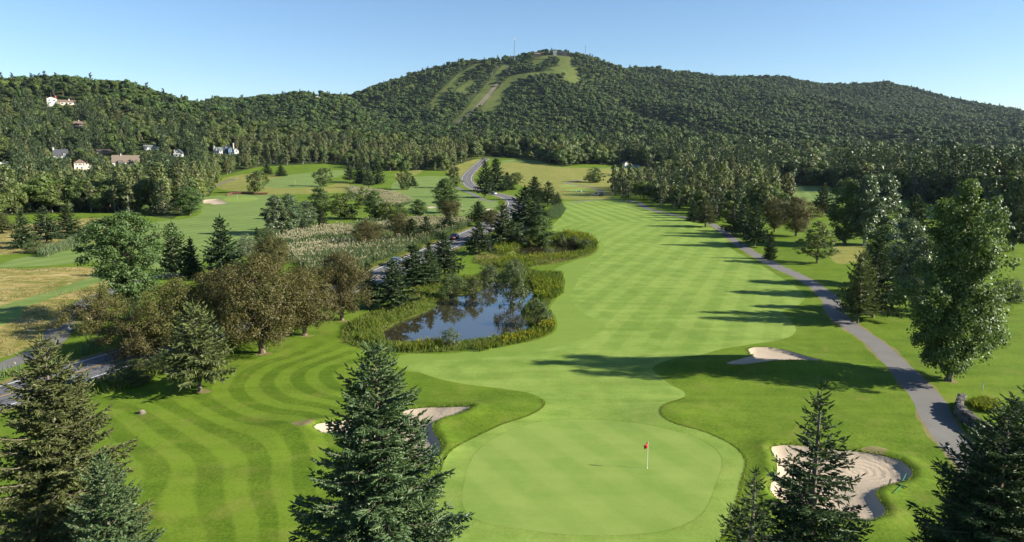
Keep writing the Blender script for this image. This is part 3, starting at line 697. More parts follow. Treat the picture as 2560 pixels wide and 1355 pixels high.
def spruce(name, Ht, Rb, seed, gap=.34, per=6, tstep=.13, tw=.075, sub=True, cross=True, open_=0.0, droop=.25, zlow=.04, shape=.85, lead=True, needle=.32):
    rng = np.random.default_rng(seed); a = Acc(); tr = MB()
    tr.tube([(0, 0, 0), (0.03*Ht*.05, 0, Ht*.35), (0, 0, Ht*.75), (0, 0, Ht*.985)], [Ht*.017, Ht*.013, Ht*.006, .008], 7)
    z = Ht*zlow
    wood = []
    while z < Ht*.985:
        f = z/Ht
        k = max(3, int(round(per*(1 - .45*f)))); a0 = rng.uniform(0, 6.28)
        for i in range(k):
            if rng.random() < open_: continue
            az = a0 + 6.283*i/k + rng.normal(0, .22)
            low = min(1, .72 + f*3.2)
            L = (Rb*(1 - f)**shape*low + .12)*rng.uniform(.70, 1.12)
            el = -.22 + 1.0*f**1.4 + rng.normal(0, .07)
            D = np.array([math.cos(az), math.sin(az), 0.0]); Lat = np.array([-D[1], D[0], 0.0]); up = np.array([0, 0, 1.0])
            zz = z + rng.normal(0, gap*.22)
            def curve(s): 
                s = np.asarray(s)[..., None]
                return zz*up + D*L*s*math.cos(el*.6) + up*(L*(math.sin(el)*s + (.16 + .06*(1-f))*s**2.6 - .10*(1-f)*s))
            pts = curve(np.array([0, .35, .7, 1.0])); wood.append((pts, .012 + .008*L))
            n = max(3, int(L*.92/tstep)); s = .10 + .90*(np.arange(n) + rng.random(n)*.6)/n
            base = curve(s); tan = unit(curve(np.minimum(s + .04, 1.04)) - curve(s - .04))
            for side in (-1, 1):
                ln = (.10 + .50*L**.8*np.sin(np.clip(1.0 - s, 0, 1)*1.7 + .22)*.8)*rng.uniform(.6, 1.15, n)
                ln = np.minimum(ln, 1.15)
                dr = unit(tan*rng.uniform(.55, .95, n)[:, None] + side*Lat*rng.uniform(.7, 1.0, n)[:, None] + up*rng.normal(-.06 - droop*.5*(1 - f), .18, n)[:, None])
                tip = base + dr*ln[:, None]
                a.add(twig_quads(base, tip, tw*rng.uniform(.8, 1.3, n), rng, cross))
                if sub:
                    m = ln > needle*.9
                    for q in (.3, .5, .68, .84):
                        bb = (base + dr*(ln*q)[:, None])[m]
                        for sd2 in (-1, 1):
                            l2 = needle*rng.uniform(.5, 1.1, m.sum())*np.clip(ln[m]*1.6*(1.15 - q), .3, 1.1)
                            lat2 = unit(np.cross(dr[m], up))
                            d2 = unit(dr[m]*.75 + sd2*lat2*.75 + up*rng.normal(0 - droop*.3, .28, m.sum())[:, None])
                            a.add(twig_quads(bb, bb + d2*l2[:, None], tw*.95, rng, cross))
                # hanging twigs
                h = rng.random(n) < (.45*(1 - f)*droop*2)
                if h.any():
                    hd = unit(-up*1.0 + tan[h]*.35 + Lat*rng.normal(0, .35, h.sum())[:, None])
                    a.add(twig_quads(base[h], base[h] + hd*(needle*rng.uniform(.7, 1.8, h.sum()))[:, None], tw*1.1, rng, cross))
            # upright shoots on top of the branch
            u = rng.random(n) < .55
            ud = unit(tan[u]*.8 + up*rng.uniform(.3, .8, u.sum())[:, None] + Lat*rng.normal(0, .3, u.sum())[:, None])
            a.add(twig_quads(base[u], base[u] + ud*(needle*.75*rng.uniform(.5, 1.1, u.sum()))[:, None], tw, rng, cross))
            tipd = unit(tan[-1:] + up*.25); a.add(twig_quads(curve(np.array([1.0])) - tipd*.05, curve(np.array([1.0])) + tipd*needle*.9, tw, rng, cross))
        z += gap*rng.uniform(.75, 1.2)*(1 - .35*f)
    if lead:
        nL = 5; A = np.tile([[0, 0, Ht*.985]], (nL, 1)) + rng.normal(0, .02, (nL, 3)); dd = rng.normal(0, .35, (nL, 3)); dd[:, 2] = 1; dd[0] = (0, 0, 1)
        ll = np.array([.95, .55, .5, .45, .4])*max(.5, needle*2.4)
        a.add(twig_quads(A, A + unit(dd)*ll[:, None], tw*.8, rng, cross))
    wb = MB()
    for pts, r in wood: wb.tube(pts, [r, r*.8, r*.55, r*.2], 3, 0, False)
    tm = tr; o = len(tm.V); tm.V += wb.V; tm.F += [tuple(i + o for i in f) for f in wb.F]; tm.M += wb.M
    return a.mesh(name + '_crown'), tm.mesh(name + '_trunk')

def crown_profile(prof):
    z = np.array([p[0] for p in prof]); r = np.array([p[1] for p in prof])
    return lambda f: np.interp(f, z, r)
def leafy(name, Ht, prof, seed, nclump=70, per=60, leaf=.16, asp=.62, csize=.09, lean=0.0, trunk=.022, stems=1, stem_z=.12, shell=.5, outward=.75, limbs=True, lumps=.28, squash=.8, spread=None, nrand=.55, spires=None):
    """broadleaf: clumps of leaves placed through the crown volume, limbs running to the clumps"""
    rng = np.random.default_rng(seed); pr = crown_profile(prof); a = Acc(); tr = MB()
    z0, z1 = prof[0][0], prof[-1][0]
    zs = np.linspace(z0, z1, 200); cum = np.cumsum(pr(zs) + .008); cum /= cum[-1]
    k1, k2, k3 = rng.uniform(0, 6.28, 3)
    centres = []
    for i in range(nclump):
        f = np.interp(rng.random(), cum, zs); az = rng.uniform(0, 6.283)
        lump = 1 + lumps*(.6*math.sin(2*az + k1 + 5*f) + .5*math.sin(3*az + k2 - 9*f) + .5*math.sin(az + k3 + 14*f))
        rr = pr(f)*lump*(shell + (1 - shell)*rng.random())*rng.uniform(.82, 1.06)
        if rng.random() < .22: rr *= rng.uniform(.2, .8)
        ox = oy = 0.0
        if spires and f > spires[0]:             # separate leaders towards the top, spread in depth to split the cast shadow
            q = (f - spires[0])/(1 - spires[0]); sdx, sdy, stop = spires[1][i % len(spires[1])]
            rr *= 1 - .5*min(1, q*1.6); ox, oy = sdx*min(1, q*1.4), sdy*min(1, q*1.4); f = spires[0] + (f - spires[0])*stop
        c = np.array([math.cos(az)*rr + lean*f + ox, math.sin(az)*rr + oy, f])*Ht
        centres.append(c); cr = csize*Ht*rng.uniform(.65, 1.25)
        n = int(per*rng.uniform(.7, 1.3)); d = unit(rng.normal(size=(n, 3))); d[:, 2] *= squash
        P = c + d*cr*(rng.random(n)**.45)[:, None]
        axis = np.array([lean*f*Ht, 0, (f - .12)*Ht]); ow = unit((P - axis)*np.array([1, 1, .6]))
        N = ow*outward*.6 + d*outward + rng.normal(0, nrand, (n, 3)) + np.array([0, 0, .25])
        a.add(leaf_quads(P, N, leaf*rng.uniform(.7, 1.25, n), asp, rng))
    if stems == 1:
        pts = [(0, 0, -.02*Ht), (0, 0, Ht*.03), (lean*.2*Ht*.2, 0, Ht*.2), (lean*.5*Ht, 0, Ht*.5), (lean*.85*Ht, 0, Ht*.85)]
        tr.tube(pts, [Ht*trunk*1.5, Ht*trunk, Ht*trunk*.8, Ht*trunk*.5, Ht*trunk*.12], 8)
    else:
        tr.tube([(0, 0, -.03*Ht), (0, 0, Ht*.03), (0, 0, Ht*stem_z)], [Ht*trunk*1.8, Ht*trunk*1.25, Ht*trunk*1.3], 9)
        for i in range(stems):
            az = 6.283*i/stems + rng.normal(0, .3); sp_ = (spread or .2)*rng.uniform(.6, 1.2); zt = z0 + (z1 - z0)*rng.uniform(.5, .75)
            q = [(0, 0, Ht*stem_z*.8)]
            for s in (.3, .6, 1.0):
                q.append((math.cos(az)*sp_*Ht*s**1.2 + rng.normal(0, .008*Ht), math.sin(az)*sp_*Ht*s**1.2 + rng.normal(0, .008*Ht), Ht*(stem_z + (zt - stem_z)*s)))
            tr.tube(q, [Ht*trunk*.8, Ht*trunk*.6, Ht*trunk*.4, Ht*trunk*.12], 6)
    if limbs:
        for c in centres[::max(1, len(centres)//34)]:
            f = c[2]/Ht; b = np.array([lean*f*.7*Ht, 0, max(.08*Ht, (f - .16)*Ht)])
            m = (b + c)/2 - np.array([0, 0, .02*Ht]); tr.tube([b, m, c], [Ht*trunk*.28, Ht*trunk*.17, Ht*trunk*.05], 4, 0, False)
    return a.mesh(name + '_crown'), tr.mesh(name + '_trunk')

def lumpy(name, Ht, seed, nb=7, leaf=.8, nl=90, sub=2, r0=.36, zc=.58, zr=.36, core=.86):
    """distant crown: a few overlapping lumpy leaf masses with loose leaf clumps round them"""
    g = np.random.default_rng(seed); V, T = [], []; n0 = 0; out = []
    bm = bmesh.new(); bmesh.ops.create_icosphere(bm, subdivisions=sub, radius=1); bv = np.array([v.co[:] for v in bm.verts]); bf = np.array([[v.index for v in f.verts] for f in bm.faces]); bm.free()
    for i in range(nb):
        az = 6.283*i/nb*1.618*3; ring = 0 if i == 0 else g.uniform(.35, .75)
        c = np.array([math.cos(az)*r0*ring, math.sin(az)*r0*ring, zc + zr*(g.uniform(-.55, .35) if i else .25)])*Ht
        r = Ht*r0*(.62 if i == 0 else g.uniform(.38, .58)); k = g.normal(size=(4, 3))*2.6; ph = g.uniform(0, 6.28, 4)
        d = sum(np.sin(bv @ k[j] + ph[j]) for j in range(4))*.075 + g.normal(0, .07, len(bv))
        P = c + bv*(1 + d)[:, None]*np.array([1, 1, .85])*r*core
        V.append(P); T.append(bf + n0); n0 += len(P); out.append((c, r))
    a = Acc()
    for c, r in out:
        d = unit(g.normal(size=(nl//nb, 3))); d[:, 2] = np.abs(d[:, 2])*.8 - .15*g.random(len(d)); a.add(leaf_quads(c + d*r*g.uniform(.78, 1.1, len(d))[:, None], d + g.normal(0, .3, d.shape), leaf*g.uniform(.6, 1.2, len(d)), .7, g))
    Vq, Qq = np.concatenate(a.V), np.concatenate(a.Q)
    me = np_mesh(name + '_crown', np.concatenate(V + [Vq]), Qq + n0, np.concatenate(T)); me.polygons.foreach_set('use_smooth', np.ones(len(me.polygons), bool))
    tr = MB(); tr.tube([(0, 0, -.3), (0, 0, zc*Ht)], [.22, .1], 4)
    return me, tr.mesh(name + '_trunk')

# prototypes: key -> (crown mesh, trunk mesh, height, crown radius)
PROTO = {}
def proto(key, meshes, Ht, Rc, fm, bm_, both=False):
    cr, tk = meshes
    if both:
        b = bmesh.new(); b.from_mesh(cr); n0 = len(b.faces); b.from_mesh(tk); b.faces.ensure_lookup_table()
        for f in b.faces[n0:]: f.material_index = 1
        me = bpy.data.meshes.new(key); b.to_mesh(me); b.free(); me.materials.append(M[fm]); me.materials.append(M[bm_])
        PROTO[key] = (me, None, Ht, Rc)
    else:
        cr.materials.append(M[fm]); tk.materials.append(M[bm_]); PROTO[key] = (cr, tk, Ht, Rc)
def crad(me):
    v = np.empty(len(me.vertices)*3, np.float32); me.vertices.foreach_get('co', v); v = v.reshape(-1, 3)
    return float(np.percentile(np.hypot(v[:, 0], v[:, 1]), 96))
def P_(key, meshes, Ht, fm, bm_, both=False): proto(key, meshes, Ht, crad(meshes[0]), fm, bm_, both)

# near spruces (twigs a few centimetres across)
P_('spruce_hero', spruce('hero', 15.5, 5.0, 11, gap=.42, per=7, tstep=.16, tw=.085, droop=.45, needle=.34, shape=.72), 15.5, 'f_bluespruce', 'bark_spruce')
P_('spruce_hero2', spruce('hero2', 15.5, 4.4, 23, gap=.44, per=7, tstep=.165, tw=.085, droop=.55, open_=.04, needle=.34, shape=.66), 15.5, 'f_olivespruce', 'bark_spruce')
P_('spruce_hero3', spruce('hero3', 15.5, 4.6, 37, gap=.50, per=6, tstep=.18, tw=.085, droop=.35, open_=.12, needle=.36, shape=1.08), 15.5, 'f_darkspruce', 'bark_spruce')
_c, _t, _h, _r = PROTO['spruce_hero2']; _c = _c.copy(); _c.materials.clear(); _c.materials.append(M['f_darkspruce']); PROTO['spruce_hero4'] = (_c, _t, _h, _r)
# middle-distance spruces
for i, (rb, op, fm) in enumerate([(3.1, .0, 'f_darkspruce'), (3.6, .12, 'f_spruce'), (2.6, .05, 'f_darkspruce'), (4.4, .1, 'f_spruce')]):
    P_('spruce%d' % i, spruce('sp%d' % i, 12.0, rb, 50 + i, gap=.56, per=7, tstep=.28, tw=.28, sub=False, cross=True, open_=op, droop=.5, zlow=[.05, .17, .08, .16][i], needle=.55), 12.0, fm, 'bark_spruce')
P_('spruce_olive', spruce('spo', 12.0, 4.0, 61, gap=.5, per=7, tstep=.24, tw=.18, sub=False, cross=True, open_=.05, droop=.8, zlow=.2, shape=.6, needle=.5), 12.0, 'f_olivespruce', 'bark_grey')
# willows
WP = [(.15, .16), (.24, .38), (.40, .52), (.6, .53), (.8, .42), (.93, .23), (1.0, .05)]
for i in range(3):
    P_('willow%d' % i, leafy('wil%d' % i, 9.0, WP, 80 + i, nclump=230, per=135, leaf=.105, asp=.42, csize=.105, trunk=.026, stems=5, stem_z=.1, spread=.26, shell=.45, lumps=.22), 9.0, 'f_willow', 'bark_willow')
P_('willow_low', leafy('will', 6.0, [(.08, .3), (.25, .62), (.5, .72), (.75, .6), (.93, .32), (1, .06)], 90, nclump=150, per=110, leaf=.10, asp=.42, csize=.13, trunk=.04, stems=5, stem_z=.1, spread=.4), 6.0, 'f_willow', 'bark_willow')
# poplars
P_('poplar_right', leafy('popr', 21.5, [(.05, .03), (.075, .10), (.12, .175), (.22, .22), (.42, .215), (.6, .185), (.74, .15), (.85, .11), (.93, .06), (1, .012)], 101, nclump=360, per=125, leaf=.155, asp=.7, csize=.052, lean=-.012, trunk=.017, lumps=.36, shell=.5, spires=(.5, [(0, 0, 1.0), (.05, -.15, .86), (-.03, .15, .80), (.02, .03, .95)])), 21.5, 'f_poplar', 'bark_grey')
P_('poplar_left', leafy('popl', 15.5, [(.06, .05), (.2, .13), (.35, .19), (.55, .28), (.72, .34), (.86, .30), (.95, .18), (1, .04)], 107, nclump=260, per=120, leaf=.135, asp=.7, csize=.062, trunk=.02, lumps=.26), 15.5, 'f_poplar', 'bark_grey')
P_('poplar', leafy('pop', 16.0, [(.08, .06), (.2, .15), (.45, .19), (.7, .16), (.88, .10), (1, .02)], 111, nclump=150, per=70, leaf=.2, asp=.68, csize=.06, trunk=.016, lumps=.25), 16.0, 'f_silver', 'bark_birch')
P_('poplar_green', leafy('popg', 16.0, [(.07, .07), (.2, .17), (.45, .23), (.7, .2), (.88, .12), (1, .02)], 113, nclump=150, per=70, leaf=.2, asp=.68, csize=.065, trunk=.018, lumps=.25), 16.0, 'f_poplar', 'bark_grey')
# maple, bushes, general broadleaves
P_('maple', leafy('map', 8.5, [(.16, .10), (.2, .34), (.32, .44), (.52, .38), (.75, .24), (.92, .1), (1, .02)], 121, nclump=130, per=60, leaf=.13, asp=.6, csize=.075, trunk=.018, squash=.5, lumps=.2), 8.5, 'f_maple', 'bark_grey')
for i in range(2):
    P_('bush%d' % i, leafy('bus%d' % i, 4.0, [(.0, .35), (.15, .5), (.45, .56), (.75, .46), (.93, .25), (1, .05)], 130 + i, nclump=90, per=70, leaf=.09, asp=.5, csize=.14, trunk=.02, stems=5, stem_z=.05, spread=.3), 4.0, 'f_bush', 'bark_grey')
P_('bush_silver', leafy('busw', 4.0, [(.0, .3), (.15, .45), (.45, .55), (.75, .48), (.93, .28), (1, .05)], 133, nclump=90, per=80, leaf=.085, asp=.4, csize=.14, trunk=.02, stems=5, stem_z=.05, spread=.3), 4.0, 'f_silver', 'bark_grey')
for i in range(3):
    P_('broad%d' % i, leafy('brd%d' % i, 11.0, [(.05, .2), (.18, .36), (.4, .42), (.65, .38), (.85, .25), (.95, .12), (1, .03)], 140 + i, nclump=95, per=42, leaf=.25, asp=.6, csize=.095, trunk=.018, lumps=.28), 11.0, 'f_green', 'bark_grey')
# woods trees seen small: one mesh each (crown and trunk)
for i in range(3):
    P_('w_aspen%d' % i, leafy('wa%d' % i, 13.0, [(.12, .08), (.28, .15), (.5, .18), (.75, .14), (.9, .08), (1, .015)], 150 + i, nclump=70, per=18, leaf=.36, asp=.55, csize=.055, trunk=.013, limbs=False, lumps=.35, nrand=.4, outward=1.0), 13.0, 'f_aspen', 'bark_birch', True)
    P_('w_broad%d' % i, lumpy('wb%d' % i, 13.0, 160 + i, nb=9, leaf=.40, nl=1700, sub=1, core=.72, r0=.36, zc=.46, zr=.46), 13.0, 'f_green', 'bark_grey', True)
    P_('w_spruce%d' % i, spruce('ws%d' % i, 14.0, 3.1, 170 + i, gap=.95, per=6, tstep=.6, tw=.5, sub=False, cross=False, open_=.05, droop=.3, needle=.9, lead=False), 14.0, 'f_spruce', 'bark_spruce', True)
# forest seen far away
for i in range(4):
    P_('far_broad%d' % i, lumpy('fb%d' % i, 12.0, 180 + i, nb=[6, 7, 5, 8][i], sub=1, nl=190, leaf=.72), 12.0, 'f_far', 'bark_grey', True)
for i in range(2):
    P_('far_spruce%d' % i, spruce('fs%d' % i, 14.0, 3.0, 190 + i, gap=1.5, per=5, tstep=1.0, tw=.9, sub=False, cross=False, droop=.2, needle=1.2, lead=False), 14.0, 'f_farcon', 'bark_spruce', True)

# ------------------------------------------------------------------ trees: one thing each, trunk and crown as parts
RT = random.Random(5)
def put_tree(key, pos, h, rad, name, label, cat, group=None, rz=None):
    cr, tk, ph, pr = PROTO[key]; sz = h/ph; sx = rad/pr
    rz = RT.uniform(0, 6.28) if rz is None else rz
    if tk is None:
        o = bpy.data.objects.new(name, cr); C.objects.link(o); o.location = pos; o.scale = (sx, sx, sz); o.rotation_euler = (0, 0, rz)
        return tag(o, label, cat, group)
    r = thing(name, label, cat, pos, rz, group, (sx, sx, sz))
    for nm, me in (('trunk', tk), ('crown', cr)):
        c = bpy.data.objects.new(nm, me); C.objects.link(c); c.parent = r
    return r
TREE_PX = []
def tree(key, px, by, ty, wpx, name, label, cat, group=None, rz=None):
    x, y, z = ground(px, by); h = max(.6, z_at(ty, y) - z); d = depth_of(y, z + h*.4)
    return put_tree(key, (x, y, z - .05), h, wpx/2*d/FPX, name, label, cat, group, rz)
def tree_far(key, px, ty, Y, rad, name, label, cat, group=None, rz=None):
    zt = z_at(ty, Y); x = (px - 1280)/FPX*depth_of(Y, zt); z = float(Hd(x, Y)[0])
    return put_tree(key, (x, Y, z - .05), zt - z, rad, name, label, cat, group, rz)
SPR, WIL, POP, SHR, CED, BRD = 'spruce_tree', 'willow_tree', 'poplar_tree', 'shrub', 'cedar_tree', 'broadleaf_tree'

# foreground spruces
tree_far('spruce_hero', 937, 862, 30, 4.7, SPR, 'large blue green spruce in front of the putting green and left bunker', 'spruce', rz=.4)
tree_far('spruce_hero2', 108, 850, 35, 4.0, SPR, 'tall olive spruce at the lower left, its tip against the road', 'spruce', rz=1.2)
tree_far('spruce_hero', 252, 1140, 27, 2.8, SPR, 'short pale blue spruce standing right of the tall olive spruce', 'spruce', rz=3.0)
tree_far('spruce_hero3', 2056, 955, 30, 4.1, SPR, 'dark slender spruce in front of the raked bunker', 'spruce', rz=2.2)
tree_far('spruce_hero3', 1890, 1172, 28.5, 3.2, SPR, 'low dark spruce beside the putting green, left of the slender spruce', 'spruce', rz=4.4)
tree_far('spruce_hero4', 2528, 1015, 30, 3.9, SPR, 'dark spruce at the lower right covering the cart path', 'spruce', rz=.9)
tree_far('spruce_hero4', 2640, 930, 32, 4.3, SPR, 'tall dark spruce cut by the right edge below the stone wall', 'spruce', rz=5.2)

# left side
tree('spruce0', 62, 620, 527, 58, SPR, 'dark spruce, leftmost of the three by the tall reeds', 'spruce')
tree('spruce1', 118, 609, 518, 76, SPR, 'dark spruce, middle one of the three by the tall reeds', 'spruce')
tree('spruce2', 172, 594, 514, 70, SPR, 'dark spruce, rightmost of the three by the tall reeds', 'spruce')
tree('spruce_olive', 6, 583, 532, 62, CED, 'rounded olive cedar at the left edge beside the dark spruces', 'cedar')
tree('bush1', 86, 632, 602, 56, SHR, 'round grey green shrub at the foot of the three dark spruces', 'shrub')
tree('broad1', 262, 770, 716, 50, SHR, 'bright green young tree behind the low willow by the path', 'shrub')
tree('poplar_left', 330, 800, 530, 186, POP, 'broad topped green poplar above the dry meadow, left of the willows', 'poplar', rz=.3)
tree('spruce3', 440, 694, 560, 96, SPR, 'dark ragged spruce right behind the broad green poplar', 'spruce')
tree('spruce0', 482, 692, 597, 52, CED, 'narrow light green cedar between two dark spruces', 'cedar')
tree('spruce1', 560, 694, 543, 104, SPR, 'brownish pointed spruce behind the willows, on the left fairway edge', 'spruce')
tree('bush_silver', 618, 640, 586, 56, SHR, 'grey round shrub right of the brownish pointed spruce', 'shrub')
tree('willow1', 682, 700, 588, 92, WIL, 'round brown willow standing alone in front of the cream reeds', 'willow')
tree('willow0', 655, 882, 640, 250, WIL, 'largest brown willow with thick forked trunk on the mown lawn', 'willow', rz=.5)
tree('willow1', 762, 838, 668, 170, WIL, 'brown willow with leaning stump, second from the pond', 'willow', rz=1.5)
tree('willow2', 855, 800, 628, 165, WIL, 'brown willow nearest the pond with spreading dark stems', 'willow', rz=2.6)
tree('willow2', 570, 836, 665, 190, WIL, 'brown willow crown behind the largest willow, above the road', 'willow', rz=4.0)
tree('willow1', 448, 885, 698, 210, WIL, 'brown willow behind the olive spruce with visible trunk', 'willow', rz=.2)
tree('willow_low', 345, 900, 775, 175, WIL, 'low brown willow hanging over the road', 'willow', rz=1.0)
tree('willow_low', 240, 830, 722, 172, WIL, 'low spreading willow beside the left cart path', 'willow', rz=2.0)
tree('spruce_olive', 500, 977, 760, 165, SPR, 'olive spruce with bare grey lower trunk on the striped lawn', 'spruce', rz=2.5)
# along the road and the ponds
PG = [('spruce1', 922, 768, 655, 54, 'slim dark spruce left of the pond, beside a stouter one'), ('spruce3', 985, 767, 652, 96, 'stout dark spruce with pale trunk on the lawn left of the pond'),
      ('spruce1', 1036, 714, 612, 100, 'dark drooping spruce in front of the road, left of a cedar'), ('spruce3', 1112, 688, 582, 84, 'dark spruce with clear pale trunk above the pond shrubs'),
      ('spruce3', 1198, 634, 553, 70, 'dark spruce just right of the red car'), ('spruce2', 1030, 604, 548, 58, 'dark spruce at the reed edge, beside a smaller spruce'),
      ('spruce1', 1066, 600, 541, 44, 'smaller spruce at the reed edge, right of a dark one'), ('spruce1', 1121, 577, 532, 50, 'lone small spruce standing in the cream reeds'),
      ('spruce0', 1196, 553, 504, 54, 'dense dark spruce left of the road bend, below the far green'), ('spruce1', 1258, 612, 512, 72, 'dark spruce left of the biggest spruce by the small pond'),
      ('spruce3', 1312, 600, 470, 112, 'biggest dark spruce in the clump above the small pond'), ('spruce0', 1336, 500, 443, 52, 'pointed spruce behind the biggest spruce, left of its neighbour'),
      ('spruce1', 1370, 515, 455, 48, 'pointed spruce beside the far end of the fairway'), ('spruce0', 1394, 512, 482, 22, 'tiny dark spruce at the fairway corner'),
      ('spruce3', 1342, 560, 492, 58, 'dark spruce just right of the biggest spruce'), ('spruce1', 1213, 494, 402, 44, 'tall spruce between the upper road bends, left of the pair'),
      ('spruce2', 1240, 478, 398, 52, 'tall dark spruce above the grey car'), ('spruce0', 1268, 474, 432, 36, 'short dark spruce right of the tall ones by the road')]
for k, px, by, ty, wd, lab in PG: tree(k, px, by, ty, wd*1.18, SPR, lab, 'spruce')
tree('spruce0', 1074, 708, 608, 62, CED, 'greener narrow cedar right of the drooping spruce by the road', 'cedar')
tree('poplar_green', 1352, 610, 538, 66, BRD, 'grey green leafy tree at the left shore of the small pond', 'tree')
tree('bush_silver', 1300, 608, 560, 76, SHR, 'pale silvery shrub in front of the biggest spruce', 'shrub')
for px, by, ty, wd, lab in [(1000, 594, 531, 64, 'brown round willow in the reeds, the right one of two'), (918, 616, 551, 86, 'brown twiggy willow in the reeds, the left one of two'),
                            (1128, 549, 498, 62, 'brown willow in front of the middle fairway green'), (1228, 566, 524, 50, 'brown willow between spruces beside the road'),
                            (1990, 590, 491, 98, 'dark willow with black forked trunk right of the cart path'), (1936, 580, 494, 70, 'dark brown willow behind the spruces by the cart path'),
                            (2566, 566, 498, 90, 'rust brown willow at the right edge')]:
    tree('willow%d' % RT.randrange(3), px, by, ty, wd, WIL, lab, 'willow')
tree('poplar_green', 1115, 532, 446, 70, POP, 'slender green poplar on the middle fairway', 'poplar')
PL = [('poplar', 690, 588, 488, 66, 'silvery poplar, left one of the clump on the left fairway'), ('poplar', 726, 584, 484, 66, 'silvery poplar, tallest of the clump on the left fairway'),
      ('poplar', 766, 576, 502, 58, 'silvery poplar, right one of the clump on the left fairway'), ('poplar_green', 800, 548, 466, 62, 'green poplar behind the silvery clump')]
for k, px, by, ty, wd, lab in PL: tree(k, px, by, ty, wd, POP, lab, 'poplar')
BL = [('broad0', 862, 547, 478, 92, 'dark dense round tree at the back of the reeds'), ('broad1', 908, 512, 468, 44, 'yellow green tree behind the dark round tree'),
      ('poplar_green', 938, 548, 476, 56, 'sparse tall tree with bare stems behind the reeds'), ('broad2', 966, 550, 504, 50, 'dark low tree right of the sparse tall one'),
      ('broad1', 1002, 552, 510, 46, 'low green tree below the middle fairway'), ('poplar_green', 1046, 545, 498, 46, 'light green pointed tree left of the slender poplar'),
      ('broad2', 645, 480, 424, 54, 'lone rounded tree beside the far left green'), ('broad0', 808, 466, 416, 50, 'round tree on the upper left fairway'),
      ('broad1', 1012, 474, 408, 46, 'tall leaning tree alone beside the middle fairway'), ('broad0', 1135, 470, 412, 44, 'round tree at the foot of the upper road bend'),
      ('broad1', 1486, 456, 419, 60, 'clump of grey green trees in the golden meadow'), ('broad2', 1290, 462, 430, 42, 'loose green tree beside the road in the golden meadow'),
      ('poplar_green', 475, 538, 466, 70, 'pale weeping tree beside the far left bunker')]
for k, px, by, ty, wd, lab in BL: tree(k, px, by, ty, wd, BRD, lab, 'tree')
for k, px, by, ty, wd, nm, lab in [('spruce1', 875, 455, 405, 34, SPR, 'small conifer on the upper left fairway, first of a short row'), ('spruce0', 902, 458, 398, 34, SPR, 'second conifer of the short row on the upper left fairway'),
        ('spruce2', 945, 460, 395, 38, SPR, 'tallest conifer of the short row on the upper left fairway'), ('spruce1', 922, 470, 410, 30, SPR, 'front conifer of the short row on the upper left fairway'),
        ('spruce0', 1032, 465, 440, 26, SPR, 'little dark conifer beside the tall leaning tree'), ('spruce0', 757, 586, 549, 26, CED, 'small cedar below the silvery poplars'),
        ('spruce0', 806, 568, 523, 30, CED, 'small olive cedar right of the silvery poplars'), ('spruce2', 645, 628, 570, 30, CED, 'olive cedar beside the left fairway above the willows'),
        ('spruce0', 703, 440, 412, 30, SPR, 'small dark conifer below the left woods'), ('spruce0', 668, 436, 410, 30, SPR, 'dark conifer under the left woods beside a lone tree')]:
    tree(k, px, by, ty, wd, nm, lab, 'cedar' if nm == CED else 'spruce')
tree('bush1', 668, 600, 566, 50, SHR, 'rounded shrub left of the silvery poplars', 'shrub')
# right side
tree('maple', 2042, 658, 551, 92, 'maple_tree', 'young yellow green maple on the lawn right of the cart path', 'maple')
RG = [('spruce0', 1925, 647, 580, 34, 'little spruce with bare stem near the cart path'), ('spruce3', 1886, 616, 508, 76, 'dark spruce with clear trunk right of the cart path'),
      ('spruce3', 1858, 592, 496, 74, 'dark spruce behind the one with clear trunk'), ('spruce1', 1832, 585, 506, 56, 'dark spruce where the cart path leaves the trees'),
      ('spruce3', 2056, 540, 460, 66, 'dark open spruce beside the distant right fairway'), ('spruce_olive', 2144, 808, 630, 100, 'olive spruce with long bare trunk beside the cart path'),
      ('spruce3', 2182, 794, 598, 122, 'dark broad spruce right behind the olive one'), ('spruce3', 2282, 590, 488, 96, 'dark wide spruce behind the tall poplars'),
      ('spruce3', 2532, 626, 452, 86, 'tall dark spruce behind the large glossy poplar')]
for k, px, by, ty, wd, lab in RG: tree(k, px, by, ty, wd, SPR, lab, 'spruce')
for k, px, by, ty, wd, lab in [('spruce_olive', 1763, 567, 500, 58, 'full rounded cedar at the edge of the fairway'), ('spruce0', 1733, 552, 504, 36, 'narrow cedar left of the full rounded one')]:
    tree(k, px, by, ty, wd, CED, lab, 'cedar')
for px, by, ty, wd, lab in [(2112, 610, 446, 92, 'tall poplar with white trunk, left of the three'), (2160, 614, 436, 88, 'tall poplar, middle of the three right of the cart path'), (2206, 612, 434, 84, 'tall silvery poplar, right one of the three')]:
    tree('poplar_green' if px < 2150 else 'poplar', px, by, ty, wd, POP, lab, 'poplar')
for k, px, by, ty, wd, lab in [('poplar_green', 2205, 712, 562, 100, 'green cottonwood behind the dark broad spruce, left of three'), ('poplar', 2258, 742, 546, 116, 'silvery cottonwood, middle and tallest of the three beside the glossy poplar'), ('poplar', 2292, 778, 590, 92, 'silvery cottonwood nearest the glossy poplar')]:
    tree(k, px, by, ty, wd, POP, lab, 'poplar')
tree('poplar_right', 2373, 952, 432, 222, POP, 'large glossy poplar beside the cart path, tallest tree on the right', 'poplar', rz=.0)
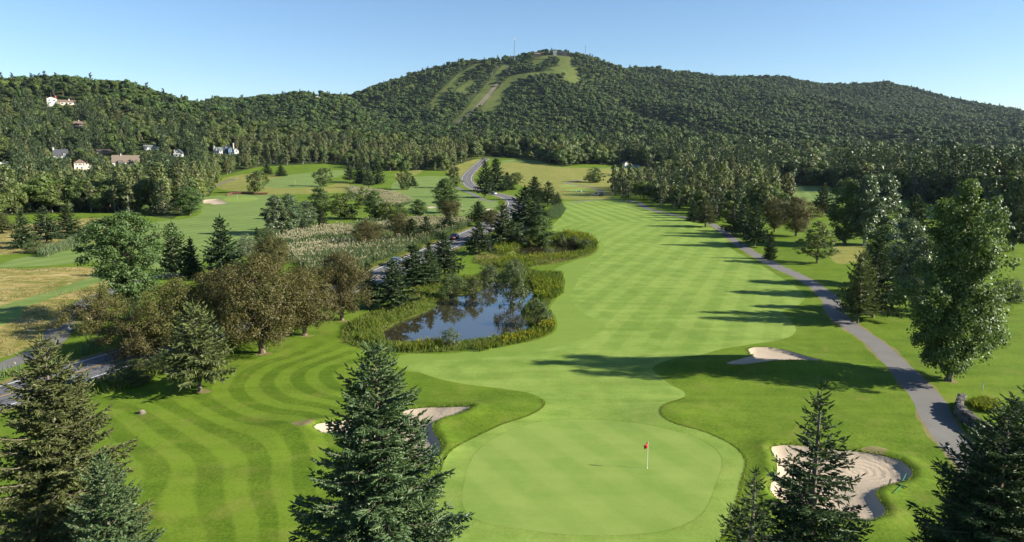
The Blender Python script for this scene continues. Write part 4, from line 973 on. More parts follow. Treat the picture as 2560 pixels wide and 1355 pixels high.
for k, px, by, ty, wd, lab in [('bush1', 2522, 756, 696, 80, 'dark shrub behind the glossy poplar on the right lawn'), ('bush_silver', 2300, 790, 738, 56, 'grey shrub under the silvery cottonwood'),
        ('bush0', 1135, 738, 682, 74, 'large round shrub on the far shore of the pond, left of two'), ('bush1', 1184, 736, 689, 50, 'smaller round shrub on the far shore, touching the large one'),
        ('bush1', 1222, 706, 657, 54, 'round shrub at the back corner of the pond'), ('bush0', 1278, 756, 660, 84, 'tall feathery shrub leaning over the pond'),
        ('bush1', 1290, 692, 646, 60, 'dark shrub behind the tall feathery one'), ('bush_silver', 1126, 862, 822, 58, 'pale round shrub among the goldenrod on the near shore'),
        ('bush0', 1342, 806, 748, 76, 'leafy mound at the right end of the pond'), ('bush0', 1405, 610, 587, 42, 'low shrub on the back rim of the small pond, left of the row'),
        ('bush0', 1436, 611, 589, 46, 'low shrub on the back rim of the small pond, middle of the row'), ('bush0', 1466, 620, 596, 40, 'low shrub on the back rim of the small pond, right of the row'),
        ('bush1', 330, 958, 898, 120, 'dark scrub on the bank between the road and the mown lawn'), ('bush0', 410, 930, 880, 90, 'green scrub on the road bank under the willow')]:
    tree(k, px, by, ty, wd, SHR, lab, 'shrub')

# ------------------------------------------------------------------ woods: near trees one by one, the far forest as one mass
HOUSE_RECT = [(118, 198, 236, 257, 790), (430, 472, 246, 258, 880), (178, 212, 304, 320, 720), (132, 172, 372, 396, 640), (185, 232, 394, 428, 600), (238, 282, 368, 388, 640), (278, 352, 384, 414, 620),
              (356, 398, 358, 374, 700), (430, 466, 370, 394, 660), (532, 602, 358, 386, 680), (0, 30, 402, 418, 600), (784, 806, 234, 246, 1450), (1212, 1250, 338, 352, 1100), (1330, 1362, 350, 362, 1000),
              (1465, 1496, 346, 362, 1000), (1560, 1592, 342, 356, 1050), (1958, 1982, 378, 388, 900), (1556, 1572, 402, 420, 720), (1576, 1602, 408, 420, 720), (1340, 1430, 126, 142, 1950)]
wb_t, wb_Y = [], []
for a, b in WB:
    x, y, _ = at(a, b); wb_t.append(x/y); wb_Y.append(y)
wb_o = np.argsort(wb_t); wb_t = np.array(wb_t)[wb_o]; wb_Y = np.array(wb_Y)[wb_o]
BELT = np.array(pix([(1538, 472), (1530, 492), (1600, 497), (1650, 511), (1725, 533), (1800, 555), (1835, 568), (1900, 575), (1965, 562), (1992, 520), (1950, 490), (1900, 474), (1800, 464), (1700, 459), (1600, 463)]))
r2 = np.random.default_rng(21)
cx_, cy_, cs_ = [], [], []
Yr = 236.0
while Yr < 2650:
    s = 6.2 if Yr < 520 else (8.2 if Yr < 700 else (11.5 if Yr < 1100 else (11.0 if Yr < 1500 else 11.5)))
    n = int(2*.86*Yr/s); xs = (np.arange(n) - n/2 + r2.random())*s
    cx_.append(xs + r2.normal(0, s*.3, n)); cy_.append(Yr + r2.normal(0, s*.3, n)); cs_.append(np.full(n, s)); Yr += s
cx_ = np.concatenate(cx_); cy_ = np.concatenate(cy_); cs_ = np.concatenate(cs_)
yb = np.interp(cx_/cy_, wb_t, wb_Y) + 6*(vnoise(cx_, cy_, 25, 4) - .5)*2
inb = inside(BELT, cx_, cy_)
inb &= r2.random(len(cx_)) < .85
ok = (cy_ > yb) | inb
ok &= pdist(ROAD_CL[::3], cx_, cy_, False) > 12
runs_hit = np.zeros(len(cx_), bool)
far_i = np.nonzero(cy_ > 900)[0]
for k in ZF: runs_hit[far_i] |= inside(ZF[k][0], cx_[far_i], cy_[far_i])
ok &= ~runs_hit
cx_, cy_, cs_, yb, inb = cx_[ok], cy_[ok], cs_[ok], yb[ok], inb[ok]
cz_ = Hd(cx_, cy_)
# leave out what the terrain in front hides
tt = cx_/cy_; ang = (cz_ + 16 - CZ)/cy_; bi = np.clip(((tt + .9)/1.8*900).astype(int), 0, 899)
Ys_ = np.arange(300, 2650, 12.0); horizon = np.zeros((len(Ys_), 900)); tb = (np.arange(900) + .5)/900*1.8 - .9
for i, Y in enumerate(Ys_): horizon[i] = (H(tb*Y, np.full(900, Y)) + 4 - CZ)/Y
horizon = np.maximum.accumulate(horizon, 0)
yi = np.clip(((cy_ - 300 - 25)/12).astype(int), 0, len(Ys_) - 1)
vis = ang > horizon[yi, bi] - .004
cx_, cy_, cs_, yb, inb, cz_ = [v[vis] for v in (cx_, cy_, cs_, yb, inb, cz_)]
px_, py_ = project(cx_, cy_, cz_); nT = len(cx_)
u1, u2, u3 = r2.random(nT), r2.random(nT), r2.random(nT)
patch = vnoise(cx_, cy_, 45, 8); deep = cy_ - yb
pa, ps = np.zeros(nT), np.zeros(nT)             # shares of aspen and spruce, the rest broadleaf
L_ = px_ < 520; Mi_ = (px_ >= 520) & (px_ < 1180); Rr = px_ > 1500
pa[:] = .05; ps[:] = .08
e = L_ & (deep < 70); pa[e] = .50; ps[e] = .15
e = L_ & (deep >= 70) & (cy_ < 760); pa[e] = .08; ps[e] = .50
e = Mi_ & (deep < 130); pa[e] = .55; ps[e] = .12
e = Mi_ & (deep >= 130) & (cy_ < 900); pa[e] = .12; ps[e] = .12
e = Rr & (deep < 160) & (cy_ < 900); pa[e] = .12; ps[e] = .42
e = inb; front = pdist(np.array(pix([(1600, 497), (1650, 511), (1725, 533), (1800, 555), (1835, 568), (1900, 575)])), cx_, cy_, False) < 16
pa[e] = np.where(front[e], .15, .72); ps[e] = np.where(front[e], .6, .12)
ps = ps + (patch - .5)*.5*(ps > .1)
kind = np.where(u1 < pa, 0, np.where(u1 < pa + ps, 2, 1))
ht = np.where(kind == 0, 13 + 7*u2, np.where(kind == 2, 11 + 11*u2**1.5, 11 + 8*u2))
ht = np.where(cy_ > 700, np.where(kind == 2, 14 + 8*u2, 12 + 7*u2), ht); ht = np.where(inb & front, ht*.72, np.where(inb, ht*(.58 + .42*u3), ht))
ht = np.where((px_ > 1180) & (px_ < 1500) & (cy_ < 800), ht*1.15, np.where((px_ > 1620) & ~inb & (cy_ < 800), ht*1.22, ht))
ht = np.where((px_ > 1150) & (cy_ > 640) & (cy_ < 1000), ht*1.22, ht)
ht = np.where((deep < 14) & ~inb, ht*np.where(u3 < .45, .42, .8), ht)
rad = np.where(kind == 0, ht*.17, np.where(kind == 2, ht*.2, ht*.36))*(.8 + .45*u3)
rad = np.where(cy_ > 700, np.where(kind == 2, ht*.22, cs_*.53*(.75 + .6*u3)), rad)
if True:
    nr = np.full(nT, 99.0); fi = np.nonzero(cy_ > 1000)[0]
    for k in ZF: nr[fi] = np.minimum(nr[fi], pdist(ZF[k][0], cx_[fi], cy_[fi]))
    ht = np.where(nr < 22, ht*.72, ht)
big_ = (u1 > .92) & (cy_ > 780); ht = np.where(big_, ht*1.22, ht); rad = np.where(big_, rad*1.35, rad)
# clearings around the houses: nothing that grows just downhill of a house and rises over it
drop = np.zeros(nT, bool)
_, pt_ = project(cx_, cy_, cz_ + ht*.97)
rp = rad*FPX/cy_
for x0, x1, y0, y1, Yh in HOUSE_RECT:
    Yh = at((x0 + x1)/2, y1 + 1)[1]
    over = (px_ + rp*.8 > x0) & (px_ - rp*.8 < x1) & (pt_ < y1 - 2) & (py_ > y0 + 2) & (cy_ < Yh + 14) & (cy_ > Yh - (230 if Yh < 800 else 60))
    lim = (y1 - 3 - py_)/np.minimum(pt_ - py_, -.5)          # share of the height that stays below the eaves line
    near_h = np.abs(cy_ - Yh) < 11
    drop |= over & ((lim < .45) | near_h)
    ht = np.where(over, ht*np.clip(lim, .45, 1), ht); rad = np.where(over, rad*np.clip(lim, .6, 1), rad)
keep = ~drop
cx_, cy_, cz_, kind, ht, rad, px_, py_, inb, deep, u3, pt_ = [v[keep] for v in (cx_, cy_, cz_, kind, ht, rad, px_, py_, inb, deep, u3, pt_)]
nT = len(cx_)
# the nearest, largest-looking trees of each kind become things
show = ht/cy_*np.where(deep < 45, 1.0, .35)*np.where(np.abs(px_ - 1280) < 1290, 1, .05)
single = np.zeros(nT, bool)
NAMES = ['aspen_tree', 'broadleaf_tree', 'spruce_tree']
KEYS = [['w_aspen0', 'w_aspen1', 'w_aspen2'], ['w_broad0', 'w_broad1', 'w_broad2'], ['w_spruce0', 'w_spruce1', 'w_spruce2']]
WHAT = [('pale olive aspen with light trunk', 'aspens', 'aspen'), ('rounded green broadleaf tree', 'broadleaf trees', 'tree'), ('dark pointed spruce', 'spruces', 'spruce')]
ZONES = [('at the far left of the left woods', lambda p: p < 130), ('in front of the cream house', lambda p: p < 245), ('in front of the double gabled brown house', lambda p: p < 370),
         ('in front of the white gabled house', lambda p: p < 480), ('in front of the blue and white houses', lambda p: p < 620), ('behind the far left green', lambda p: p < 760),
         ('behind the upper left fairway', lambda p: p < 960), ('behind the middle fairway', lambda p: p < 1130), ('beside the upper end of the road', lambda p: p < 1260),
         ('at the top of the golden meadow', lambda p: p < 1460), ('around the white shed', lambda p: p < 1640), ('behind the belt of aspens', lambda p: p < 1950),
         ('behind the distant right fairway', lambda p: p < 2150), ('behind the three tall poplars', lambda p: p < 2330), ('at the right edge behind the glossy poplar', lambda p: True)]
def where(i):
    p = px_[i]
    if inb[i]: return 20, ('at the far end of the belt along the fairway' if p < 1660 else ('in the middle of the belt along the fairway' if p < 1800 else 'at the near end of the belt along the fairway'))
    for j, (t, f) in enumerate(ZONES):
        if f(p): return j, t
zid = np.array([where(i)[0] for i in range(nT)])
for k, nmax in ((0, 200), (1, 200), (2, 170)):
    base = (kind == k) & (cy_ < 780)
    for z in range(21):
        ii = np.nonzero(base & (zid == z))[0]
        if len(ii): single[ii[np.argsort(-show[ii])][:(45 if z == 20 else nmax//12)]] = True
for i in np.nonzero(single)[0]:
    k = kind[i]; wa = where(i)[1]; what, pl, cat = WHAT[k]
    put_tree(KEYS[k][int(u3[i]*2.999)], (cx_[i], cy_[i], cz_[i] - .1), ht[i], rad[i], NAMES[k], what + ' ' + wa, cat, pl + ' ' + wa)

def scatter(name, label, sel, keys_of, seed):
    """the far forest: one object, geometry nodes put small trees on its points"""
    idx = np.nonzero(sel)[0]; keys = sorted({k for k in keys_of})
    col = bpy.data.collections.new(name + '_kinds')
    names = []
    for k in keys:
        o = bpy.data.objects.new('forest_' + k, PROTO[k][0]); col.objects.link(o); names.append((o.name, k))
    names.sort(); order = {k: i for i, (_, k) in enumerate(names)}
    me = bpy.data.meshes.new(name); n = len(idx); me.vertices.add(n)
    me.vertices.foreach_set('co', np.column_stack([cx_[idx], cy_[idx], cz_[idx] - .2]).astype(np.float32).ravel())
    rr = np.random.default_rng(seed); kk = np.empty(n, np.int32); sc = np.empty((n, 3), np.float32)
    for j, i in enumerate(idx):
        far = cy_[i] > 780
        q = ('far_spruce%d' % (int(u3[i]*1.99)) if kind[i] == 2 else 'far_broad%d' % int(u3[i]*3.99)) if far else KEYS[kind[i]][int(u3[i]*2.99)]
        kk[j] = order[q]; _, _, ph, pr = PROTO[q]; sc[j] = (rad[i]/pr, rad[i]/pr, ht[i]/ph)
    rot = np.zeros((n, 3), np.float32); rot[:, 2] = rr.uniform(0, 6.28, n); rot[:, :2] = rr.normal(0, .05, (n, 2))
    for nm, ty, arr in (('kind_index', 'INT', kk), ('tree_scale', 'FLOAT_VECTOR', sc.ravel()), ('tree_turn', 'FLOAT_VECTOR', rot.ravel())):
        a = me.attributes.new(nm, ty, 'POINT'); a.data.foreach_set('vector' if ty == 'FLOAT_VECTOR' else 'value', arr)
    o = bpy.data.objects.new(name, me); C.objects.link(o); tag(o, label, kind='stuff')
    ng = bpy.data.node_groups.new(name, 'GeometryNodeTree')
    ng.interface.new_socket('Geometry', in_out='INPUT', socket_type='NodeSocketGeometry'); ng.interface.new_socket('Geometry', in_out='OUTPUT', socket_type='NodeSocketGeometry')
    N = ng.nodes.new; gi, go = N('NodeGroupInput'), N('NodeGroupOutput'); ip = N('GeometryNodeInstanceOnPoints'); ci = N('GeometryNodeCollectionInfo')
    ci.inputs['Collection'].default_value = col; ci.inputs['Separate Children'].default_value = True; ci.inputs['Reset Children'].default_value = True
    ip.inputs['Pick Instance'].default_value = True
    Lk = ng.links.new; Lk(gi.outputs[0], ip.inputs['Points']); Lk(ci.outputs[0], ip.inputs['Instance'])
    for nm, ty, sk in (('kind_index', 'INT', 'Instance Index'), ('tree_scale', 'FLOAT_VECTOR', 'Scale'), ('tree_turn', 'FLOAT_VECTOR', 'Rotation')):
        na = N('GeometryNodeInputNamedAttribute'); na.data_type = ty; na.inputs['Name'].default_value = nm
        s = [q for q in na.outputs if q.enabled and q.name == 'Attribute'][0]; Lk(s, ip.inputs[sk])
    Lk(ip.outputs[0], go.inputs[0])
    md = o.modifiers.new('scatter', 'NODES'); md.node_group = ng
    return o
mid_keys = sum(KEYS, []); far_keys = ['far_broad%d' % i for i in range(4)] + ['far_spruce0', 'far_spruce1']
scatter('wood_interior', 'dense woods behind the first rows of trees', ~single & (cy_ <= 780), mid_keys, 1)
scatter('hill_forest', 'mixed forest on the left hill and the lower slopes', (cy_ > 780) & (cy_ <= 1250), far_keys, 2)
scatter('mountain_forest', 'dense green forest covering the mountain', cy_ > 1250, far_keys, 3)
print('forest', nT, 'singles', single.sum())

# ------------------------------------------------------------------ reeds, shore plants, tall grass
def veg(name, label, polys, dens, h, wd, mat, seed, excl=(), lean=.25, plume=None, noise=None, margin=0.0, road=5.2):
    """blades or stems growing in an area: one object nobody could count; plume = (share, material) of pale tops"""
    g = np.random.default_rng(seed); P_s = []
    for P in polys:
        P = np.asarray(P); A = (P.max(0) - P.min(0)); n = int(A[0]*A[1]*dens)
        q = P.min(0) + g.random((n, 2))*A; m = inside(P, q[:, 0], q[:, 1])
        for E in excl:
            m &= ~inside(E, q[:, 0], q[:, 1])
        if road: m[m] &= pdist(ROAD_CL[::2], q[m][:, 0], q[m][:, 1], False) > road
        if noise: m &= vnoise(q[:, 0], q[:, 1], noise[0], seed) > noise[1]
        P_s.append(q[m])
    q = np.concatenate(P_s); n = len(q)
    if n == 0: return
    z = Hd(q[:, 0], q[:, 1]); B = np.column_stack([q, z - .03])
    hh = g.uniform(h[0], h[1], n)*(.75 + .5*vnoise(q[:, 0], q[:, 1], 4.0, seed + 1))
    T = B + np.column_stack([g.normal(0, lean, n)*hh, g.normal(0, lean, n)*hh, hh])
    a = Acc(); a.add(twig_quads(B, T, wd*g.uniform(.7, 1.3, n), g, True))
    V = [np.concatenate(a.V)]; Q = [np.concatenate(a.Q)]; mi = [np.zeros(len(Q[0]), int)]; mats = [M[mat]]
    if plume:
        s = g.random(n) < plume[0]
        if len(plume) > 3: s &= vnoise(q[:, 0], q[:, 1], plume[3], seed + 5) > plume[4]
        D = unit((T - B)[s]); L = plume[2]
        a2 = Acc(); a2.add(twig_quads(T[s] - D*L*.5, T[s] + D*L*.5 + np.column_stack([np.full(s.sum(), -.15*L), np.zeros(s.sum()), np.zeros(s.sum())]), wd*1.5, g, True))
        V2, Q2 = np.concatenate(a2.V), np.concatenate(a2.Q) + len(V[0]); V.append(V2); Q.append(Q2); mi.append(np.ones(len(Q2), int)); mats.append(M[plume[1]])
    me = np_mesh(name, np.concatenate(V), np.concatenate(Q), None, np.concatenate(mi))
    return tag(link(name, me, mats), label, kind='stuff')
def ppoly(P): return spline(pix(P))
ponds = [Z['pond'][0], Z['pond2'][0]]
CREAM1 = ppoly([(690,606),(720,592),(780,577),(860,574),(890,585),(880,598),(800,602),(740,612)])
CREAM2 = ppoly([(720,640),(740,622),(800,612),(870,610),(905,618),(860,632),(800,645),(740,655)])
CREAM3 = ppoly([(940,572),(985,560),(1060,550),(1150,552),(1165,562),(1090,572),(1000,580)])
CREAM4 = ppoly([(880,470),(940,478),(1000,490),(1010,515),(960,520),(905,500)])
veg('reed_bed', 'pale cream reeds with feathery plumes in the wetland', [CREAM1, CREAM2, CREAM3, CREAM4], 4.2, (1.3, 1.9), .16, 'f_reed', 31, plume=(.4, 'f_plume', .5))
BANDG = ppoly([(750,665),(830,640),(900,622),(980,610),(1060,598),(1130,578),(1175,562),(1190,566),(1150,590),(1100,612),(1040,640),(980,662),(920,682),(860,694),(790,690)])
veg('reed_bed', 'tall blue green reeds along the far side of the road', [BANDG], 5.0, (1.7, 2.5), .17, 'f_reed', 32, plume=(.12, 'f_plume', .4), road=6.0)
veg('reed_bed', 'green reeds filling the rest of the wetland', [Z['wet'][0]], 1.1, (.8, 1.5), .17, 'f_reed', 33, plume=(.2, 'f_plume', .4), road=6.0)
veg('reed_bed', 'band of tall reeds beside the three dark spruces', [ppoly([(95,636),(140,618),(190,598),(235,588),(250,600),(215,612),(160,630),(110,645)])], 5, (1.4, 2.1), .17, 'f_reed', 34)
veg('reed_bed', 'tall reeds between the left cart path and the road', [ppoly([(-20,960),(60,935),(140,912),(190,895),(240,872),(262,880),(250,902),(170,925),(80,955),(0,978)])], 9, (1.3, 2.0), .13, 'f_reed', 35, road=4.6, plume=(.15, 'f_plume', .4), excl=[Z['path_l'][0]])
veg('reed_bed', 'reeds beside the far corner of the fairway', [ppoly([(1378,545),(1384,522),(1400,516),(1412,525),(1405,540),(1390,550)])], 3, (1.4, 2), .25, 'f_reed', 36)
SH = Z['shore'][0]
veg('shore_plants', 'green herbs and grasses around the pond shore', [SH], 13, (.25, .6), .12, 'f_herb', 41, excl=ponds, plume=(.05, 'f_straw', .3))
veg('shore_plants', 'grasses around the small pond', [Z['grasspond2'][0]], 4.5, (.3, .7), .15, 'f_straw', 42, excl=ponds, noise=(9, .42))
veg('shore_plants', 'green rushes around the small pond', [Z['grasspond2'][0]], 4.5, (.5, 1.1), .16, 'f_herb', 43, excl=ponds, noise=(7, .55), plume=(.3, 'f_gold', .3, 6, .62))
veg('goldenrod', 'goldenrod in yellow bloom on the near pond shore', [ppoly([(985,868),(1010,852),(1060,850),(1110,852),(1105,868),(1060,876),(1000,880)]), ppoly([(1180,868),(1240,856),(1300,842),(1335,825),(1378,808),(1382,830),(1330,852),(1260,868),(1190,880)])], 18, (.55, 1.0), .13, 'f_herb', 44, excl=ponds, plume=(.5, 'f_gold', .3, 3.5, .48))
veg('goldenrod', 'goldenrod clumps on the left pond shore', [ppoly([(880,826),(905,806),(940,806),(955,818),(925,832)]), ppoly([(895,846),(930,832),(962,842),(950,858),(915,860)])], 14, (.8, 1.3), .13, 'f_herb', 45, excl=ponds, plume=(.35, 'f_gold', .3, 3, .5))
veg('goldenrod', 'goldenrod mounds right of the pond', [ppoly([(1330,700),(1350,684),(1398,684),(1404,700),(1380,716),(1345,722)]), ppoly([(1335,738),(1360,722),(1400,722),(1405,738),(1370,750)]), ppoly([(1240,660),(1280,650),(1330,655),(1330,668),(1260,672)])], 13, (.6, 1.2), .14, 'f_herb', 46, excl=ponds, plume=(.3, 'f_gold', .3, 4, .52))
veg('goldenrod', 'yellow goldenrod behind the small pond', [ppoly([(1235,628),(1262,608),(1310,604),(1330,612),(1290,622),(1260,640)])], 5, (.9, 1.4), .2, 'f_herb', 47, excl=ponds, plume=(.5, 'f_gold', .4, 5, .4))
veg('goldenrod', 'dense green bank behind the small pond', [ppoly([(1368,604),(1390,592),(1440,590),(1485,606),(1490,618),(1462,624),(1440,612),(1400,604)])], 8, (1.2, 2.0), .2, 'f_herb', 48, excl=ponds, plume=(.2, 'f_gold', .4, 6, .5))
veg('meadow_grass', 'straw coloured tall grass of the left meadow', [Z['meadow1'][0]], 2.6, (.2, .45), .10, 'f_straw', 51, excl=[Z['path_l'][0], Z['lefttee'][0]], noise=(6, .46))
veg('meadow_grass', 'straw coloured tall grass beyond the left fairway', [Z['meadow_b'][0]], 1.5, (.25, .6), .14, 'f_straw', 52, noise=(8, .4))
VERGE1 = strip(ROAD_CL[ROAD_CL[:, 1] < 330], 15.5); VERGE0 = strip(ROAD_CL[ROAD_CL[:, 1] < 330], 8.6)
veg('verge_grass', 'unmown grass along both road verges', [VERGE1], 3.2, (.25, .6), .12, 'f_herb', 53, road=4.7)
veg('verge_grass', 'rough green growth on the bank below the road', [ppoly([(225,960),(300,930),(380,905),(440,885),(520,865),(590,850),(640,856),(560,885),(470,915),(380,945),(280,985),(235,985)])], 9, (.4, .9), .13, 'f_herb', 54, road=4.6, excl=[])
# the longer rough stands a few centimetres above the mown edge of fairway, apron and green
def edge_tufts(name, label, P, Ymax, seed, mat, side, per=60, h=(.05, .12)):
    g = np.random.default_rng(seed); P = np.asarray(P); Q = np.roll(P, -1, 0); d = Q - P; L = np.linalg.norm(d, axis=1); d = d/(L[:, None] + 1e-9)
    ar = .5*np.sum(P[:, 0]*Q[:, 1] - Q[:, 0]*P[:, 1]); nr = np.stack([d[:, 1], -d[:, 0]], 1)*(1 if ar > 0 else -1)*side
    k = np.repeat(np.arange(len(P)), np.maximum(1, (L*per).astype(int))); k = k[P[k][:, 1] < Ymax]
    q = P[k] + d[k]*(g.random(len(k))*L[k])[:, None] + nr[k]*np.abs(g.normal(0, .12, len(k)))[:, None]
    B = np.column_stack([q, Hd(q[:, 0], q[:, 1]) - .01]); hh = g.uniform(h[0], h[1], len(k))
    T = B + np.column_stack([g.normal(0, .3, len(k))*hh, g.normal(0, .3, len(k))*hh, hh])
    V, Qd = twig_quads(B, T, .05, g, False)
    tag(link(name, np_mesh(name, V, Qd), [M[mat]]), label, kind='stuff')
edge_tufts('rough_edge_grass', 'taller grass rim along the fairway and apron', Z['fair'][0], 64, 61, 'f_herb', 1)
edge_tufts('rough_edge_grass', 'slightly taller collar rim around the putting green', Z['green'][0], 80, 62, 'f_herb', 1, 40, (.015, .03))
for k in ('bunker_left', 'bunker_right', 'bunker_upper'):
    edge_tufts('bunker_edge_grass', 'grass lip around the sand bunker', Z[k][0], 100, 63, 'f_herb', 1, 30, (.08, .18))
veg('lily_leaves', 'bright green strappy leaves behind the stone wall', [ppoly([(2425,1012),(2450,1000),(2480,1004),(2500,1018),(2490,1034),(2455,1030)])], 60, (.4, .75), .11, 'f_lily', 71, road=0, lean=.5)

# ------------------------------------------------------------------ buildings
def pm(key, col, **kw):
    if key not in M: M[key] = simple(key, col, **kw)
    return M[key]
WHITE = pm('white_siding', (.52, .51, .48), rough=.6, var=.06); CREAMW = pm('cream_stucco', (.62, .55, .42), rough=.8, var=.08); BLUEW = pm('blue_siding', (.10, .19, .30), rough=.6); NAVY = pm('navy_siding', (.035, .05, .075), rough=.6)
DARKW = pm('dark_wood', (.04, .032, .028), rough=.8); BROWNW = pm('brown_wood', (.13, .09, .06), rough=.8); GREYW = pm('grey_siding', (.34, .33, .31), rough=.7); REDW = pm('red_siding', (.30, .07, .05), rough=.7)
SLATE = pm('slate_roof', (.05, .053, .062), rough=.7, scale=6); BROWNR = pm('brown_shingles', (.135, .095, .072), rough=.85, scale=5); TANR = pm('tan_shingles', (.15, .12, .09), rough=.85, scale=5); GREENR = pm('green_grey_shingles', (.12, .145, .135), rough=.8, scale=5)
WHITER = pm('white_metal_roof', (.62, .62, .62), rough=.45, var=.05); GLASS = pm('window_glass', (.03, .04, .05), rough=.12, spec=.7, var=.3); STONEC = pm('pale_chimney', (.50, .46, .41), rough=.85); FRAME = pm('white_frame', (.7, .7, .68), rough=.5, var=.03)
def building(name, label, px, py, wings, rz=0.0, cat='house'):
    """wings: dicts in metres, x to the right seen from the camera, y away from it"""
    x, y, z = ground(px, py)
    face = -math.atan2(x, y)
    t = thing(name, label, cat, (x, y, z), face + rz, None, (.84,)*3 if px < 620 else None)
    for W in wings:
        cx, cy, wd, dp, h = W['at'][0], W['at'][1], W['w'], W['d'], W['h']; rh = W.get('roof_h', 0); ov = W.get('over', .5)
        m = MB()
        if W.get('flat') or W.get('hip'):
            m.box((cx, cy, h/2 - 2), (wd, dp, h + 4))
        elif W.get('ridge', 'x') == 'x':
            m.prism([(cy - dp/2, -4), (cy + dp/2, -4), (cy + dp/2, h), (cy, h + rh), (cy - dp/2, h)], cx - wd/2, cx + wd/2, 0, 'x')
        else:
            m.prism([(cx - wd/2, -4), (cx + wd/2, -4), (cx + wd/2, h), (cx, h + rh), (cx - wd/2, h)], cy - dp/2, cy + dp/2)
        wall = m.link('wall', W['wall'], t)
        r = MB(); th = .25
        if W.get('flat'): r.box((cx, cy, h + .2), (wd + 2*ov, dp + 2*ov, .4))
        elif W.get('hip'):
            a, b = wd/2 + ov, dp/2 + ov; e = h - .05; q = max(.1, wd/2 - dp/2)
            r.add([(cx-a, cy-b, e), (cx+a, cy-b, e), (cx+a, cy+b, e), (cx-a, cy+b, e), (cx-q, cy, h+rh), (cx+q, cy, h+rh)], [(0,1,5,4), (1,2,5), (2,3,4,5), (3,0,4), (3,2,1,0)])
        elif W.get('ridge', 'x') == 'x':
            s = rh/(dp/2)
            for sg in (-1, 1):
                r.prism([(cy, h + rh + .03), (cy + sg*(dp/2 + ov), h - s*ov + .03), (cy + sg*(dp/2 + ov), h - s*ov + th + .03), (cy, h + rh + th + .03)], cx - wd/2 - ov, cx + wd/2 + ov, 0, 'x')
        else:
            s = rh/(wd/2)
            for sg in (-1, 1):
                r.prism([(cx, h + rh + .03), (cx + sg*(wd/2 + ov), h - s*ov + .03), (cx + sg*(wd/2 + ov), h - s*ov + th + .03), (cx, h + rh + th + .03)], cy - dp/2 - ov, cy + dp/2 + ov)
        rf = r.link('roof', W['roof'], t)
        for (c_x, c_y, hh, ww, mt) in W.get('chim', ()):
            c = MB(); c.box((c_x, c_y, hh/2), (ww, ww, hh)); c.box((c_x, c_y, hh + .12), (ww + .3, ww + .3, .24)); c.link('chimney', mt, rf)
        for (u, v, a, b) in W.get('win', ()):                   # on the face towards the camera
            f = MB(); f.box((cx + u, cy - dp/2 - .06, v), (a + .3, .12, b + .3)); fo = f.link('window', FRAME, t)
            g = MB(); g.box((cx + u, cy - dp/2 - .135, v), (a, .05, b)); g.box((cx + u, cy - dp/2 - .165, v), (.1, .03, b)); g.link('pane', GLASS, fo)
        for (u, v, a, b) in W.get('winr', ()):                  # on the right-hand wall
            f = MB(); f.box((cx + wd/2 + .06, cy + u, v), (.12, a + .3, b + .3)); fo = f.link('window', FRAME, t)
            g = MB(); g.box((cx + wd/2 + .135, cy + u, v), (.05, a, b)); g.link('pane', GLASS, fo)
    return t
D_ = dict
building('hill_house', 'large white hilltop house with red chimney and long brown roof', 158, 262, [
    D_(at=(-12, 2), w=11, d=9, h=7.5, roof_h=2.2, ridge='y', wall=WHITE, roof=BROWNR, win=[(-3, 5.4, 2, 1.6), (2.5, 5.4, 2.2, 1.6), (-2, 2, 2, 1.6)], chim=[(-7.5, 1, 11.5, 1.6, REDW)]),
    D_(at=(4, 2), w=20, d=8, h=3.6, roof_h=2.6, ridge='x', wall=CREAMW, roof=BROWNR, win=[(-5, 1.8, 3, 1.6), (0, 1.8, 2, 1.6), (4, 1.8, 3, 1.7)], winr=[(0, 2, 3, 1.6)], chim=[(7, 1.5, 7.6, 1.3, STONEC)])])
building('hill_house', 'red house peeping out below the left hilltop', 440, 257, [D_(at=(0, 0), w=5, d=6, h=4.5, roof_h=.3, flat=True, wall=REDW, roof=STONEC, win=[(0, 2.6, 1.6, 1.3)]), D_(at=(11, 1), w=8, d=6, h=2.8, roof_h=1, ridge='x', wall=WHITE, roof=BROWNR, win=[(0, 1.4, 3, 1.2)])])
building('dark_chalet', 'dark wooden chalet half buried in the left hillside woods', 196, 318, [D_(at=(0, 0), w=14, d=9, h=4.4, roof_h=2.4, ridge='x', over=1.2, wall=DARKW, roof=BROWNR, win=[(2, 2.6, 1.6, 1.3), (4.4, 2.6, 1.2, 1.3), (-3, 1.2, 4, .8)], chim=[(1, 1, 8.3, .8, STONEC)])])
building('slate_house', 'house with steep slate roof and pale chimney in the left woods', 152, 394, [D_(at=(0, 0), w=12.5, d=9, h=2.6, roof_h=5.5, ridge='x', wall=GREYW, roof=SLATE, win=[(-3, 1.2, 1.6, 1.3), (3, 1.2, 1.6, 1.3)], chim=[(-5.6, 0, 10, 1.2, STONEC)]), D_(at=(3.5, -3.6), w=2.6, d=2.4, h=3.8, roof_h=1.2, ridge='y', wall=GREYW, roof=SLATE, win=[(0, 3.1, 1.2, 1.1)])])
building('cream_house', 'cream two storey house with hipped brown roof', 206, 424, [
    D_(at=(-1.5, 0), w=9.5, d=9, h=6.3, roof_h=3.4, hip=True, over=.6, wall=CREAMW, roof=BROWNR, win=[(-3, 4.8, 1, 1.5), (-.6, 4.8, 1, 1.5), (.8, 4.8, 1, 1.5), (3, 4.8, 1, 1.5), (-2.4, 1.9, 1.3, 1.5), (1.2, 1.9, 1.3, 1.5)]),
    D_(at=(5.2, -2.2), w=4.6, d=5, h=4.0, roof_h=2.2, ridge='y', wall=CREAMW, roof=BROWNR, win=[(0, 2.4, 1.4, 1.4)])])
